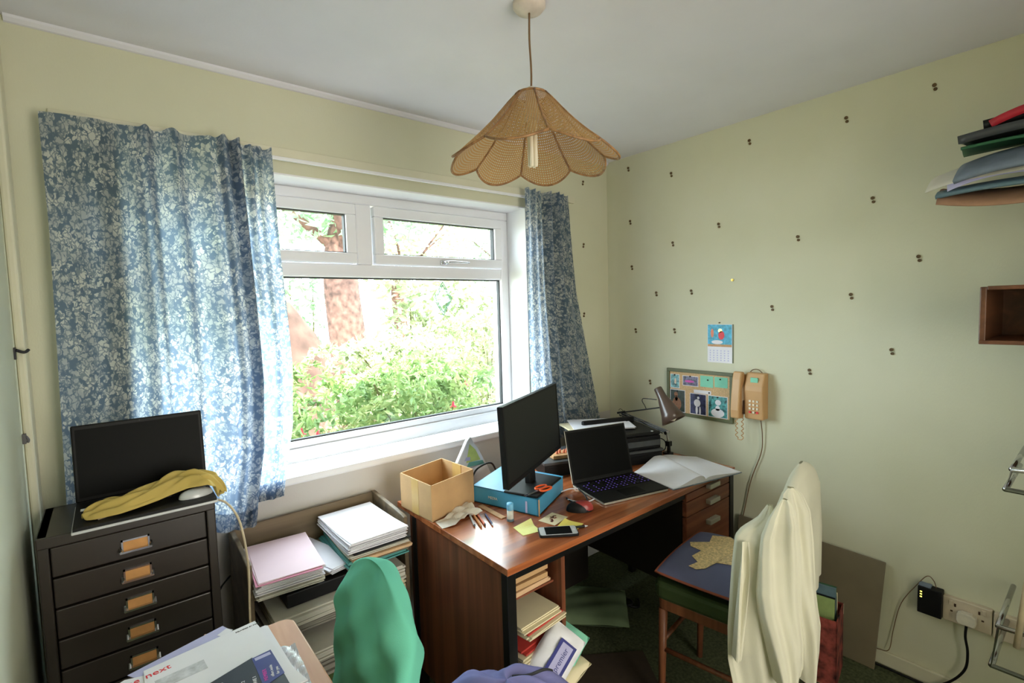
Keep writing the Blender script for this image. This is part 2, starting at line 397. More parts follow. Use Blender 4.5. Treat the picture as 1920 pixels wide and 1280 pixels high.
def tag(o, label, cat, group=None, kind=None):
    o['label'] = label; o['category'] = cat
    if group: o['group'] = group
    if kind: o['kind'] = kind
    return o
def struct(o):
    o['kind'] = 'structure'; return o
def rotm(x, y, z, a): return Matrix.Translation((x, y, z)) @ Matrix.Rotation(a, 4, 'Z')
def text(body, size, m, mtx, parent, name='lettering', depth=.0004):
    c = bpy.data.curves.new(name, 'FONT'); c.body = body; c.size = size; c.extrude = depth; c.resolution_u = 3
    t = bpy.data.objects.new(name, c); me = bpy.data.meshes.new_from_object(t)
    bpy.data.objects.remove(t)
    at = Vector(parent['_at']); me.transform(Matrix.Translation(-at) @ mtx) if parent['_at'] is not None else None
    me.materials.clear(); me.materials.append(m); me.name = name
    o = bpy.data.objects.new(name, me); COL.objects.link(o); o.parent = parent
    return o

# ---------------------------------------------------------------- the room
X0, X1, Y0, ZC = -2.585, 0.0, -2.75, 2.35
WL, WR, WB, WT, WD = -2.30, -.652, .883, 2.023, .30      # window opening
struct(link('floor', G().box((X0-.1, Y0-.1, -.08), (X1+.1, .3, 0)), M['carpet']))
struct(link('ceiling', G().box((X0-.12, -4.0, ZC), (X1+.12, .32, ZC+.12)), M['ceil']))  # reaches back over the added hallway to keep the sun out
struct(link('wall_right', G().box((0, Y0-.1, 0), (.12, WD, ZC)), M['wall']))
struct(link('wall_left', G().box((X0-.12, Y0-.1, 0), (X0, WD, ZC)), M['wall_left']))
wf = bpy.data.objects.new('wall_front', None); COL.objects.link(wf); wf['kind'] = 'structure'; wf['_at'] = [0, 0, 0]
g = G(); g.box((X0, 0, WB), (WL, WD, WT)); g.box((WR, 0, WB), (X1, WD, WT)); g.box((X0, 0, WT), (X1, WD, ZC))
link('upper_wall', g, M['wall'], wf)
g = G(); g.box((X0, 0, 0), (X1, WD, WB-.03))
link('lower_wall', g, M['wall_low'], wf)
g = G(); g.box((X0, .001, WB-.03), (WL, WD, WB)); g.box((WR, .001, WB-.03), (X1, WD, WB)); link('upper_wall', g, M['wall'], wf)
# unseen back wall; its doorway is added to let the fill lamp in
DX0, DX1 = -2.05, -1.1
g = G(); g.box((X0, Y0-.1, 0), (DX0, Y0, ZC)); g.box((DX1, Y0-.1, 0), (X1, Y0, ZC)); g.box((DX0, Y0-.1, 2.05), (DX1, Y0, ZC))
struct(link('wall_back', g, M['wall']))
g = G(); g.box((DX0-.6, -3.95, 0), (DX0-.5, Y0-.1, ZC)); g.box((DX1+.5, -3.95, 0), (DX1+.6, Y0-.1, ZC)); g.box((DX0-.6, -4.0, 0), (DX1+.6, -3.9, ZC))  # hallway walls added out of view around the fill lamp
struct(link('wall_added_hallway', g, M['wall']))
struct(link('floor_added_hallway', G().box((DX0-.6, -4.0, -.08), (DX1+.6, Y0-.1, 0)), M['carpet']))  # floor of the added hallway
g = G(); g.box((DX0-.05, Y0-.0, 0), (DX0, Y0+.015, 2.1)); g.box((DX1, Y0, 0), (DX1+.05, Y0+.015, 2.1)); g.box((DX0, Y0, 2.05), (DX1, Y0+.015, 2.1))
struct(link('trim_1', g, M['white'], bevel=.003))
struct(link('baseboard_right', G().box((-.014, Y0+.02, 0), (0, -.002, .06)), M['cream'], bevel=.004))
struct(link('baseboard_front', G().box((X0+.03, -.014, 0), (-.016, 0, .07)), M['white'], bevel=.004))
struct(link('baseboard_left', G().box((X0, Y0+.02, 0), (X0+.014, -.1, .07)), M['cream'], bevel=.004))
struct(link('trim_2', G().box((X0, -.085, 0), (X0+.02, -.001, ZC-.08)), M['cream'], bevel=.006))
# plaster reveals painted white
g = G(); g.box((WR-.006, -.001, WB), (WR, WD, WT)); g.box((WL, -.001, WB), (WL+.006, WD, WT)); g.box((WL, -.001, WT-.006), (WR, WD, WT))
struct(link('trim_3', g, M['white']))
struct(link('trim_5', G().prism([(0, 0), (0, -.018), (-.007, -.016), (-.016, -.007), (-.018, 0)], X0+.03, -.001, Matrix(((0, 0, 1, 0), (1, 0, 0, -.0005), (0, 1, 0, ZC), (0, 0, 0, 1)))), M['ceil']))
struct(link('trim_4', G().box((-2.48, -.016, 2.078), (-.30, -.001, 2.112)), M['cream'], bevel=.002))

# window
win = bpy.data.objects.new('window_1', None); COL.objects.link(win); win['kind'] = 'structure'; win.location = (-1.476, .18, WB); win['_at'] = [-1.476, .18, WB]
yf, yb = .15, .215; L_, R_ = WL+.006, WR-.006
g = G(); g.box((L_, yf, WB), (R_, yb, WB+.06)); g.box((L_, yf+.012, WB+.06), (R_, yb, .973)); g.box((L_, yf, 1.975), (R_, yb, WT-.006))
g.box((L_, yf, .973), (-2.245, yb, 1.975)); g.box((-.708, yf, .973), (R_, yb, 1.975))
link('window_frame', g, M['upvc'], win, bevel=.006)
link('transom', G().box((-2.245, yf, 1.655), (-.708, yb, 1.712)), M['upvc'], win, bevel=.006)
link('mullion', G().box((-1.512, yf-.002, 1.712), (-1.44, yb, 1.975)), M['upvc'], win, bevel=.006)
link('window_sill', G().box((L_-.0, -.018, WB-.032), (R_, yf, WB)), M['white'], win, bevel=.008)
def frame_box(x0, x1, z0, z1, t, ya, yc):
    g = G(); g.box((x0, ya, z0), (x1, yc, z0+t)); g.box((x0, ya, z1-t), (x1, yc, z1)); g.box((x0, ya, z0+t), (x0+t, yc, z1-t)); g.box((x1-t, ya, z0+t), (x1, yc, z1-t)); return g
for x0, x1 in ((-2.24, -1.517), (-1.434, -.713)):
    s = link('sash', frame_box(x0, x1, 1.714, 1.970, .045, yf-.018, yf+.03), M['upvc'], win, bevel=.005)
    s['_at'] = [0, 0, 0]
    link('gasket', frame_box(x0+.045, x1-.045, 1.759, 1.925, .004, yf-.006, yf+.02), M['gasket'], win)
    link('glass', G().box((x0+.045, yf+.008, 1.759), (x1-.045, yf+.012, 1.925)), M['glass'], win)
link('gasket', frame_box(-2.245, -.708, .973, 1.655, .006, yf+.02, yf+.04), M['gasket'], win)
link('glass', G().box((-2.245, .182, .973), (-.708, .186, 1.655)), M['glass'], win)
g = G(); g.box((-1.10, yf-.032, 1.722), (-1.06, yf-.016, 1.742)); g.tube([(-1.085, yf-.03, 1.732), (-1.085, yf-.055, 1.732), (-1.05, yf-.06, 1.734), (-.95, yf-.05, 1.734)], lambda t: .007-.003*t, 8)
link('window_handle', g, M['chrome'], win, smooth=True)
# leaded diamond ornament on the pane
d = thing('window_ornament', 'small diamond-shaped clear glass ornament with a teal edge on the large window pane', 'ornament', (-1.066, .17, 1.473))
dp = [(-1.066, .174, 1.641), (-1.014, .174, 1.557), (-1.066, .174, 1.473), (-1.118, .174, 1.557)]
g = G()
for sc_ in (1, .82):
    q = [(-1.066+(x+1.066)*sc_, y, 1.557+(z-1.557)*sc_) for x, y, z in dp]
    for i in range(4): g.tube([q[i], q[(i+1) % 4]], .0018, 6, 0)
link('edging', g, M['diamond'], d)
g = G(); g.add([(x, y-.001, z) for x, y, z in dp]+[(x, y+.001, z) for x, y, z in dp], [(0, 1, 2, 3), (7, 6, 5, 4)]); link('glass_panel', g, glassy('ornament_glass', (.9, 1, .98), .1), d)

# curtain rail
cr = thing('curtain_rail', 'slim white curtain rail running above the window', 'curtain rail', (-1.42, -.03, 2.064))
link('rail', G().box((-2.47, -.030, 2.064), (-.40, -.016, 2.076)), M['white'], cr, bevel=.002)

# curtains
def interp(tab, v):
    for (a, x), (b, y) in zip(tab, tab[1:]):
        if v <= b: return x+(y-x)*(v-a)/(b-a)
    return tab[-1][1]
def sstep(a, b, x):
    t = min(1, max(0, (x-a)/(b-a))); return t*t*(3-2*t)
def left_curtain():
    Lx = [(0, -2.497), (.25, -2.495), (.5, -2.50), (1, -2.512)]
    Rx = [(0, -1.893), (.12, -1.889), (.28, -1.882), (.45, -1.868), (.62, -1.858), (.8, -1.87), (.92, -1.90), (1, -1.915)]
    def f(u, v):
        # heading bunches: gathered at the right, nearly flat at the left
        k = [(0, 0), (.30, .34), (.52, .60), (.68, .82), (.76, .725), (.80, .74), (1, 1)]
        uu = interp(k, u)
        x = interp(Lx, v)*(1-uu)+interp(Rx, v)*uu
        amp = .012+.016*v
        y = -.072-amp*math.sin(uu*11+1.2*v)
        y -= (.012*math.sin(uu*95+2*v)*sstep(.62, .85, uu))*(1-.4*v)
        y -= .022*math.exp(-((uu-.40)/.018)**2)*(1-.55*v)+.022*math.exp(-((uu-.52)/.02)**2)*(1-.5*v)
        # the leading edge of the left part laps over the part behind it
        lap = sstep(.50, .66, u)*(1-sstep(.675, .72, u))
        y -= .050*lap*(.35+.65*sstep(0, .3, v)); y += .022*sstep(.69, .75, u)
        x += (.03-.03*v)*lap*0
        y -= .018*math.sin(u*46+1.5*v)*sstep(.05, .3, u)*(1-sstep(.55, .65, u))*(.5+.5*v)
        y -= .016*math.sin(u*70-2*v)*sstep(.76, .82, u)
        bump = math.exp(-((uu-.40)/.022)**2)+math.exp(-((uu-.50)/.026)**2)
        zt = 2.088-.006*(1-uu)+.010*bump*(1-v)+(.005*math.sin(uu*70)+.004)*sstep(.68, .74, uu)
        zb = .80-.03*sstep(.40, .66, u)+.055*sstep(.69, .76, u)
        z = zt+(zb-zt)*v
        y -= .012*math.sin(uu*88)*sstep(.64, .72, uu)*(1-.6*v)
        return (x, min(y, -.036), z)
    g = G().grid(f, 260, 60, lambda u, v: (u*1.15, v*1.3))
    return g
c = thing('curtain', 'wide blue floral curtain drawn across the left half of the window', 'curtain', (-2.2, -.07, .8), group=None)
link('curtain_panel', left_curtain(), M['curtain'], c, smooth=True, uv=True)
hg = left_curtain(); nu = 261
hg.v = [(x, y+.004, z) for x, y, z in hg.v[57*nu:]]; hg.uv = [(a+.37, b) for a, b in hg.uv[57*nu:]]; hg.f = [tuple(q-57*nu for q in f) for f in hg.f if min(f) >= 57*nu]
link('hem', hg, M['curtain'], c, smooth=True, uv=True)
def right_curtain():
    Lx = [(0, -.722), (.5, -.724), (.78, -.718), (1, -.695)]
    Rx = [(0, -.392), (.2, -.365), (.4, -.335), (.7, -.245), (1, -.150)]
    def f(u, v):
        x = interp(Lx, v)*(1-u)+interp(Rx, v)*u
        y = -.07-.014*math.sin(u*10+.5)-.010*math.sin(u*42+v*2)*(1-.6*v)
        fold = math.exp(-((u-.48+.10*v)/.045)**2); y -= .035*fold
        fold2 = math.exp(-((u-.62+.04*v)/.04)**2); y -= .03*fold2
        z = 2.098+.004*math.sin(u*40)+(.785+.0*u-2.098)*v
        return (x, min(y, -.036), z)
    return G().grid(f, 150, 50, lambda u, v: (u*.75+3.3, v*1.3))
c = thing('curtain', 'narrow blue floral curtain gathered at the right of the window', 'curtain', (-.45, -.07, .78))
link('curtain_panel', right_curtain(), M['curtain'], c, smooth=True, uv=True)

# ---------------------------------------------------------------- garden
def leaves(bm_g, centre, rad, n, size, rnd, shell=.35, drop=0):
    for _ in range(n):
        while True:
            p = Vector((rnd.uniform(-1, 1), rnd.uniform(-1, 1), rnd.uniform(-1, 1)))
            if shell < p.length < 1: break
        q = Vector((centre[0]+p.x*rad[0], centre[1]+p.y*rad[1], centre[2]+p.z*rad[2]))
        s = size*rnd.uniform(.6, 1.3)
        a = Vector((rnd.gauss(0, 1), rnd.gauss(0, 1), rnd.gauss(-drop, .7))).normalized(); b = a.orthogonal().normalized()
        b = (Matrix.Rotation(rnd.uniform(0, 6.28), 3, a) @ b)
        n_ = a.cross(b)*.15*s
        bm_g.add([q-a*s, q-a*s*.2+b*s*.42+n_, q+a*s, q-a*s*.2-b*s*.42+n_], [(0, 1, 2, 3)])
struct(link('garden_ground', G().grid(lambda u, v: (-14+u*34, .32+v*30, -.25+.02*math.sin(u*40)*math.sin(v*30)), 60, 60), M['soil']))
struct(link('garden_bank', G().grid(lambda u, v: (-3.5+u*4.6, 5.2+v*4.5, -.25+(1.75+.25*math.sin(u*19)+.12*math.sin(u*47))*math.sin(min(1, v*4)*1.57)*(1-sstep(.70, 1, u))+.12*math.sin(u*23+v*9)), 40, 24), M['bank'], smooth=True))
rnd = random.Random(11)
def shrub(cx, cy, rad, h, n, size, m, label, flowers=0, stems=8):
    t = thing('fuchsia_bush' if flowers else 'garden_shrub', label, 'bush' if flowers else 'shrub', (cx, cy, -.25))
    g = G(); leaves(g, (cx, cy, h*.5-.12), (rad[0], rad[1], h*.5+.12), n, size, rnd, .2, .4)
    for k in range(int(n/90)):   # arching sprays
        a = rnd.uniform(0, 6.28); r0 = rnd.uniform(.3, .9); px, py = cx+math.cos(a)*rad[0]*r0, cy+math.sin(a)*rad[1]*r0
        for j in range(14):
            s_ = j/14; q = (px+math.cos(a)*s_*.28, py+math.sin(a)*s_*.28, h*(.78+.3*s_-.38*s_*s_)*rnd.uniform(.97, 1.03))
            leaves(g, q, (.03, .03, .03), 2, size, rnd, 0, .6)
    o = link('foliage', g, m, t); o['kind'] = 'stuff'
    g = G()
    for k in range(stems):
        a = rnd.uniform(0, 6.28); e = rnd.uniform(.3, .85)
        g.tube([(cx+.1*math.cos(a), cy+.1*math.sin(a), -.25), (cx+.3*e*rad[0]*math.cos(a), cy+.3*e*rad[1]*math.sin(a), h*.4), (cx+e*rad[0]*math.cos(a), cy+e*rad[1]*math.sin(a), h*.85)], .008, 6)
    link('stems', g, M['stem'], t)
    if flowers:
        for k in range(flowers):
            a = rnd.uniform(3.5, 5.9); q = Vector((cx+rad[0]*.95*math.cos(a), cy+rad[1]*.98*math.sin(a), rnd.uniform(.25, .85)*h))
            g = G(); g.cyl(q, q+Vector((0, 0, -.028)), .006, .011, 8)
            for p in range(4):
                b = p*1.57; g.tube([q+Vector((0, 0, -.02)), q+Vector((.014*math.cos(b), .014*math.sin(b), -.034)), q+Vector((.024*math.cos(b), .024*math.sin(b), -.036))], .0035, 5)
            g.cyl(q+Vector((0, 0, -.02)), q+Vector((0, 0, -.06)), .0015, .001, 5)
            link('flower', g, M['flower'], t)
shrub(-1.95, 1.15, (.55, .50), 1.12, 5200, .034, M['leaf1'], 'fuchsia bush with red flowers just outside the window beside the left curtain', 12)
shrub(-.68, 1.35, (.62, .5), 1.20, 6000, .034, M['leaf1'], 'leafy fuchsia bush filling the middle of the window', 9)
shrub(.62, 1.45, (.5, .5), 1.02, 4200, .034, M['leaf2'], 'paler bush outside the lower right of the window')
shrub(.1, 3.1, (.9, .6), 1.35, 3600, .05, M['leaf2'], 'pale shrub behind the fuchsia bushes, right of the tree trunk')
shrub(1.9, 3.8, (1.1, .7), 1.55, 3600, .055, M['leaf2'], 'bright washed-out shrub farther off at the right of the window')
shrub(-1.6, 2.9, (.7, .5), 1.22, 2600, .045, M['leaf1'], 'low shrub between the fuchsia bush and the earth bank')
def tree(cx, cy, r, hz, crown, n, size, m, label):
    t = thing('garden_tree', label, 'tree', (cx, cy, -.25))
    g = G(); g.tube([(cx, cy, -.25), (cx+.03, cy, .9), (cx-.04, cy, 2.0), (cx+.08, cy, hz)], lambda s: r*(1.15-.35*s), 18)
    for k in range(6):
        a = k*1.05; g.tube([(cx+.05, cy, hz*.8), (cx+.5*crown[0]*math.cos(a)*.6, cy+.5*crown[1]*math.sin(a), hz*.8+crown[2]*.5), (cx+crown[0]*.8*math.cos(a), cy+crown[1]*.8*math.sin(a), hz*.85+crown[2]*.9)], lambda s: r*.3*(1-.8*s), 8)
    link('trunk', g, M['bark'], t, smooth=True)
    g = G(); leaves(g, (cx, cy, hz+crown[2]*.6), crown, n, size, rnd, .25, .2)
    o = link('foliage', g, m, t); o['kind'] = 'stuff'
tree(-.08, 4.1, .22, 2.7, (1.9, 1.3, 1.0), 4200, .07, M['leaf3'], 'thick pinkish-brown trunk seen through the middle of the window')
tree(-3.0, 7.2, .16, 2.6, (2.2, 1.6, 1.6), 3600, .09, M['leaf2'], 'garden tree standing behind the left curtain')
tree(2.4, 7.6, .14, 2.4, (1.8, 1.4, 1.5), 3400, .08, M['leaf2'], 'pale garden tree behind the thick trunk on its right')
tree(6.6, 8.4, .18, 2.2, (2.2, 1.9, 1.5), 3200, .10, M['leaf3'], 'farthest garden tree at the right edge of the window')
def hedge(x0, y0, x1, y1, h, n, m, label):
    cx, cy = (x0+x1)/2, (y0+y1)/2
    t = thing('garden_hedge', label, 'hedge', (cx, cy, -.25)); g = G()
    for _ in range(n):
        s = rnd.random(); z = rnd.uniform(-.2, h*(.85+.15*math.sin(s*17)))
        q = (x0+(x1-x0)*s, y0+(y1-y0)*s+rnd.uniform(-.3, .3), z); leaves(g, q, (.05, .05, .05), 1, .095, rnd, 0, .3)
    o = link('foliage', g, m, t); o['kind'] = 'stuff'
    g = G()
    for k in range(14):
        s = (k+.5)/14; g.cyl((x0+(x1-x0)*s, y0+(y1-y0)*s, -.25), (x0+(x1-x0)*s+.05, y0+(y1-y0)*s, h*.7), .025, .01, 8)
    link('stems', g, M['stem'], t)
hedge(1.2, 5.6, 10.5, 4.6, 2.3, 9000, M['leaf2'], 'pale sunlit hedge along the back of the garden')

hedge(-5.0, 10.2, 1.4, 9.4, 3.2, 5000, M['leaf3'], 'bluish-green hedge behind the earth bank, left of the trunk')

# ---------------------------------------------------------------- pendant lamp
px, py = -1.415, -.912
pl = thing('pendant_lamp', 'scalloped woven cane pendant lamp hanging from the ceiling', 'ceiling lamp', (px, py, 2.35))
link('ceiling_rose', G().lathe([(0, 2.350), (.046, 2.349), (.046, 2.338), (.038, 2.328), (.014, 2.322), (0, 2.322)], 32, Matrix.Translation((px, py, 0))), M['rose'], pl, smooth=True)
link('flex', G().tube([(px, py, 2.325), (px-.002, py, 2.25), (px+.002, py, 2.17), (px, py, 2.11)], .0028, 8), M['cablebrown'], pl, smooth=True)
link('lamp_holder', G().lathe([(0, 2.122), (.010, 2.120), (.016, 2.105), (.018, 2.06), (.022, 2.055), (.022, 2.03), (0, 2.03)], 20, Matrix.Translation((px, py, 0))), M['ivory'], pl, smooth=True)
g = G()
for k in range(4):
    a = k*math.pi/2+.5; cx_, cy_ = px+.009*math.cos(a), py+.009*math.sin(a)
    g.cyl((cx_, cy_, 2.03), (cx_, cy_, 1.905), .0062, None, 10); g.lathe([(.0062, 0), (.0045, -.004), (0, -.006)], 10, Matrix.Translation((cx_, cy_, 1.905)))
link('bulb', g, M['bulb'], pl, smooth=True)
toc = math.atan2(-1.991-py, -2.388-px)       # direction of the seams
def seam_r(v): return .046+.166*(v**.93)
def seam_z(v): return 2.098-.165*v-.012*math.sin(v*math.pi)
def petal(k):
    a0 = toc+R(11)+k*math.pi/4
    def f(u, v):
        bul = math.sin(math.pi*u)
        vv = v*(1+.15*bul*v)            # scalloped rim
        a = a0+u*math.pi/4 + .22*v*v*(1-u)*0
        r = seam_r(vv)*(1-.025*bul*(1-v)); z = seam_z(vv)+.018*bul*v-.028*bul*v*v
        return (px+r*math.cos(a)*(1+.03*bul*v), py+r*math.sin(a)*(1+.03*bul*v), z)
    return f
for k in range(8):
    f = petal(k)
    link('shade_panel', G().grid(f, 14, 14, lambda u, v: ((u-.5)*.19*(.35+.65*v), v*.25)), M['cane'], pl, smooth=True, uv=True)
    g = G(); g.tube([f(0, j/10) for j in range(11)], .0034, 6, 1)
    g.tube([f(j/12, 1) for j in range(13)], .0034, 6, 1)
    link('rib', g, M['rattan'], pl, smooth=True)
g = G(); g.tube([(px+.046*math.cos(i*math.pi/8), py+.046*math.sin(i*math.pi/8), 2.098) for i in range(16)], .0035, 6, 1, closed=True)
link('top_ring', g, M['rattan'], pl, smooth=True)
g = G()
for i in range(3):
    a = i*2.094; g.cyl((px+.016*math.cos(a), py+.016*math.sin(a), 2.075), (px+.045*math.cos(a), py+.045*math.sin(a), 2.097), .0015, None, 6)
link('shade_carrier', g, M['ivory'], pl)

# ---------------------------------------------------------------- chest of drawers and what lies on it
cx0, cx1, cyf, cyb, cz = -2.553, -2.180, -.372, -.115, .980
ch = thing('chest_of_drawers', 'dark brown metal multi-drawer chest with label holders standing in the left corner', 'chest of drawers', ((cx0+cx1)/2, (cyf+cyb)/2, 0))
g = G(); g.box((cx0, cyf+.004, .02), (cx0+.022, cyb, cz)); g.box((cx1-.022, cyf+.004, .02), (cx1, cyb, cz)); g.box((cx0, cyf+.0, cz-.028), (cx1, cyb, cz+.0)); g.box((cx0, cyb-.01, .02), (cx1, cyb, cz)); g.box((cx0, cyf+.004, .0), (cx1, cyb, .045))
link('cabinet', g, M['chest'], ch, bevel=.003)
z = cz-.031; i = 0
while z > .12:
    dr = link('drawer', G().box((cx0+.024, cyf+.008, z-.074), (cx1-.024, cyb-.02, z)), M['chest'], ch, bevel=.003)
    dr['_at'] = list(ch['_at'])
    xm = (cx0+cx1)/2+.002; zc_ = z-.038
    g = G(); g.box((xm-.030, cyf+.003, zc_-.013), (xm-.026, cyf+.008, zc_+.015)); g.box((xm+.026, cyf+.003, zc_-.013), (xm+.030, cyf+.008, zc_+.015))
    g.box((xm-.030, cyf+.003, zc_+.011), (xm+.030, cyf+.008, zc_+.015)); g.box((xm-.034, cyf-.004, zc_-.018), (xm+.034, cyf+.008, zc_-.013))
    g.cyl((xm-.032, cyf-.004, zc_-.014), (xm-.032, cyf+.008, zc_-.005), .004, None, 8); g.cyl((xm+.032, cyf-.004, zc_-.014), (xm+.032, cyf+.008, zc_-.005), .004, None, 8)
    h = link('label_holder', g, M['chrome'], dr); h.parent = dr; h['_at'] = list(ch['_at'])
    link('label_card', G().box((xm-.026, cyf+.005, zc_-.013), (xm+.026, cyf+.0085, zc_+.011)), M['label'], dr)
    z -= .0785
def laptop_left():
    t = thing('laptop', 'open black laptop with silver edge standing on the dark chest of drawers', 'laptop', (-2.325, -.29, .981))
    link('base', G().box((-2.486, -.408, .982), (-2.176, -.185, .989)), M['silver'], t, bevel=.002)
    link('keyboard_deck', G().box((-2.483, -.405, .989), (-2.179, -.188, .9968)), M['black'], t)
    g = G()
    for r_ in range(5):
        for q in range(14): g.box((-2.462+q*.0190, -.235-r_*.0185, .9968), (-2.446+q*.0190, -.221-r_*.0185, .9990))
    o = link('keyboard', g, M['black'], t)
    mt = Matrix.Translation((-2.33, -.192, .998)) @ Matrix.Rotation(R(-8), 4, 'X')
    link('lid', G().box((-.154, -.001, 0), (.156, .007, .212), mt), M['black'], t, bevel=.004)
    link('screen', G().box((-.145, -.0022, .012), (.147, -.0008, .200), mt), M['screen'], t)
    link('webcam', G().cyl(mt @ Vector((0, -.0025, .206)), mt @ Vector((0, -.001, .206)), .002, None, 10), M['gasket'], t)
laptop_left()
def duster():
    path = [(-2.455, -.335, .999), (-2.43, -.340, 1.001), (-2.38, -.335, 1.004), (-2.31, -.315, 1.010), (-2.25, -.300, 1.022), (-2.205, -.305, 1.026), (-2.175, -.320, 1.014), (-2.155, -.345, .975)]
    def f(u, v):
        s = u*(len(path)-1); i = min(int(s), len(path)-2); t = s-i
        p = Vector(path[i]).lerp(Vector(path[i+1]), t)
        q = (v-.5)*2; wd = .016+.040*math.sin(math.pi*min(1, u*1.0+.02))**.6+.010*math.sin(u*10+1)
        ridge = .013*abs(math.cos(2.6*q*math.pi*.5+u*4.5))+.010*math.sin(7*q-u*11)**2
        z = p.z+(ridge+.016*math.sin(math.pi*u)**.5)*(1-abs(q)**2.5)
        return (p.x+.012*math.sin(q*3+u*7), p.y+wd*q+.010*math.sin(u*14), max(1.0002 if u < .90 else .955, z))
    return G().grid(f, 90, 40)
o = link('duster', duster(), M['mustard'], None, smooth=True, thick=.0016); tag(o, 'crumpled mustard yellow duster lying across the laptop on the chest', 'cloth')
t = thing('computer_mouse', 'silver computer mouse under the yellow duster on the left laptop', 'mouse', (-2.215, -.365, .997))
def dome(cx, cy, cz, a, b, h, ang, n=20, m_=10, flat=.0):
    g = G(); mt = rotm(cx, cy, cz, ang)
    def f(u, v):
        th = u*2*math.pi; ph = v*math.pi/2
        return mt @ Vector((a*math.cos(th)*math.cos(ph)**.6 if v < 1 else 0, b*math.sin(th)*math.cos(ph)**.6 if v < 1 else 0, h*math.sin(ph)))
    g.grid(f, n, m_); g.add([mt @ Vector((a*math.cos(2*math.pi*i/n), b*math.sin(2*math.pi*i/n), 0)) for i in range(n)], [tuple(range(n-1, -1, -1))])
    return g
link('shell', dome(-2.222, -.352, .9975, .042, .026, .020, R(8)), M['silver'], t, smooth=True)
link('wheel', G().cyl((-2.192, -.352, 1.013), (-2.192, -.346, 1.013), .005, None, 12), M['black'], t)
o = link('pen_lid', G().tube([(-2.435, -.375, .9995), (-2.41, -.365, 1.0005), (-2.395, -.358, 1.0005)], .003, 8), M['cablecream'], None, smooth=True); tag(o, 'small beige pen lid on the front left of the chest-top laptop', 'pen lid')  # beige pen lid, a short bent tube
o = link('paper_slip', G().box((-2.472, -.275, .9975), (-2.43, -.255, .9985)), M['paper'], None); tag(o, 'narrow white slip of card left of the yellow duster', 'paper')

# ---------------------------------------------------------------- left wall bits
t = thing('wall_hook', 'upper black iron hook high on the left wall edge', 'hook', (X0+.01, -.105, 1.40))
link('plate', G().box((X0, -.118, 1.400), (X0+.004, -.098, 1.432)), M['hook'], t)
link('hook_arm', G().tube([(X0+.004, -.108, 1.425), (X0+.02, -.110, 1.418), (X0+.028, -.100, 1.424)], .004, 8), M['hook'], t, smooth=True)
t = thing('wall_hook', 'lower grey iron catch on the left wall edge', 'hook', (X0+.01, -.102, 1.165))
link('plate', G().box((X0, -.112, 1.168), (X0+.008, -.096, 1.195)), M['latchgrey'], t, bevel=.001)
link('hook_arm', G().tube([(X0+.006, -.104, 1.19), (X0+.012, -.104, 1.178), (X0+.010, -.104, 1.170)], .003, 8), M['latchgrey'], t, smooth=True)

# ---------------------------------------------------------------- paper trolley
def sheet(g, cx, cy, z, w_, d_, ang, curl=0, th=.0008):
    mt = rotm(cx, cy, z, ang)
    n = 6
    vs = []; 
    for j in range(2):
        for i in range(n+1):
            for k in range(2):
                u = i/n; vs.append(mt @ Vector(((k-.5)*w_, (u-.5)*d_, curl*((u-.5)*2)**2*(1 if u < .5 else .3)+j*th)))
    fs = []; o = (n+1)*2
    for i in range(n):
        a = i*2; fs += [(a, a+2, a+3, a+1), (o+a, o+a+1, o+a+3, o+a+2), (a, o+a, o+a+2, a+2), (a+1, a+3, o+a+3, o+a+1)]
    fs += [(0, 1, o+1, o), (n*2, o+n*2, o+n*2+1, n*2+1)]
    g.add(vs, fs)
def stack(name, label, cat, layers, cx, cy, z0, ang=0, group=None, w_=.21, d_=.297, jit=.006, sag=0):
    """layers: list of (material, thickness, count, dx, dy, da)"""
    t = thing(name, label, cat, (cx, cy, z0), group=group); z = z0
    for (m, th, cnt, dx, dy, da, nm) in layers:
        g = G()
        for i in range(cnt):
            zz = z+th*i/cnt
            sheet(g, cx+dx+rnd.uniform(-jit, jit), cy+dy+rnd.uniform(-jit, jit), zz, w_, d_, ang+da+rnd.uniform(-.03, .03), sag, th/cnt*.8)
        link(nm, g, m, t); z += th
    return z
tx0, tx1, tyb, tyf = -2.102, -1.556, -.022, -.315
tr = thing('paper_rack', 'dull brown wooden open rack filled with papers under the window', 'rack', ((tx0+tx1)/2, (tyb+tyf)/2, 0))
for nm, xa in (('side_panel', tx0), ('side_panel', tx1-.016)):
    link(nm, G().prism([(tyf, 0), (tyb, 0), (tyb, .755), (tyb-.02, .755), (tyf+.02, .735), (tyf, .73)], 0, .016, Matrix(((0, 0, 1, xa), (1, 0, 0, 0), (0, 1, 0, 0), (0, 0, 0, 1)))), M['oak'], tr, bevel=.003)
link('back_panel', G().box((tx0+.016, tyb-.012, .03), (tx1-.016, tyb, .75)), M['oak'], tr)
SH = [.625, .475, .32, .16, .03]
for z in SH: link('shelf', G().box((tx0+.016, tyf+.004, z-.014), (tx1-.016, tyb-.012, z)), M['oak'], tr, bevel=.002)
P = M['paper']
stack('paper_stack', 'pile of papers topped with pale pink sheets on the left of the rack', 'papers', [(M['paper2'], .018, 5, 0, .0, .0, 'sheets'), (P, .034, 12, -.004, .0, .02, 'sheets'), (M['pinkdeep'], .003, 1, .004, -.012, -.03, 'card'), (M['pink'], .003, 2, .006, -.004, -.03, 'top_sheet')], -1.977, -.215, .626, R(-3), w_=.195, d_=.30, sag=.003)
stack('paper_stack', 'loose white sheets fanned between the pink pile and the tall white pile', 'papers', [(P, .010, 5, 0, 0, 0, 'sheets'), (P, .004, 2, .004, .006, .05, 'sheets')], -1.846, -.19, .6265, R(14), w_=.10, sag=.002)
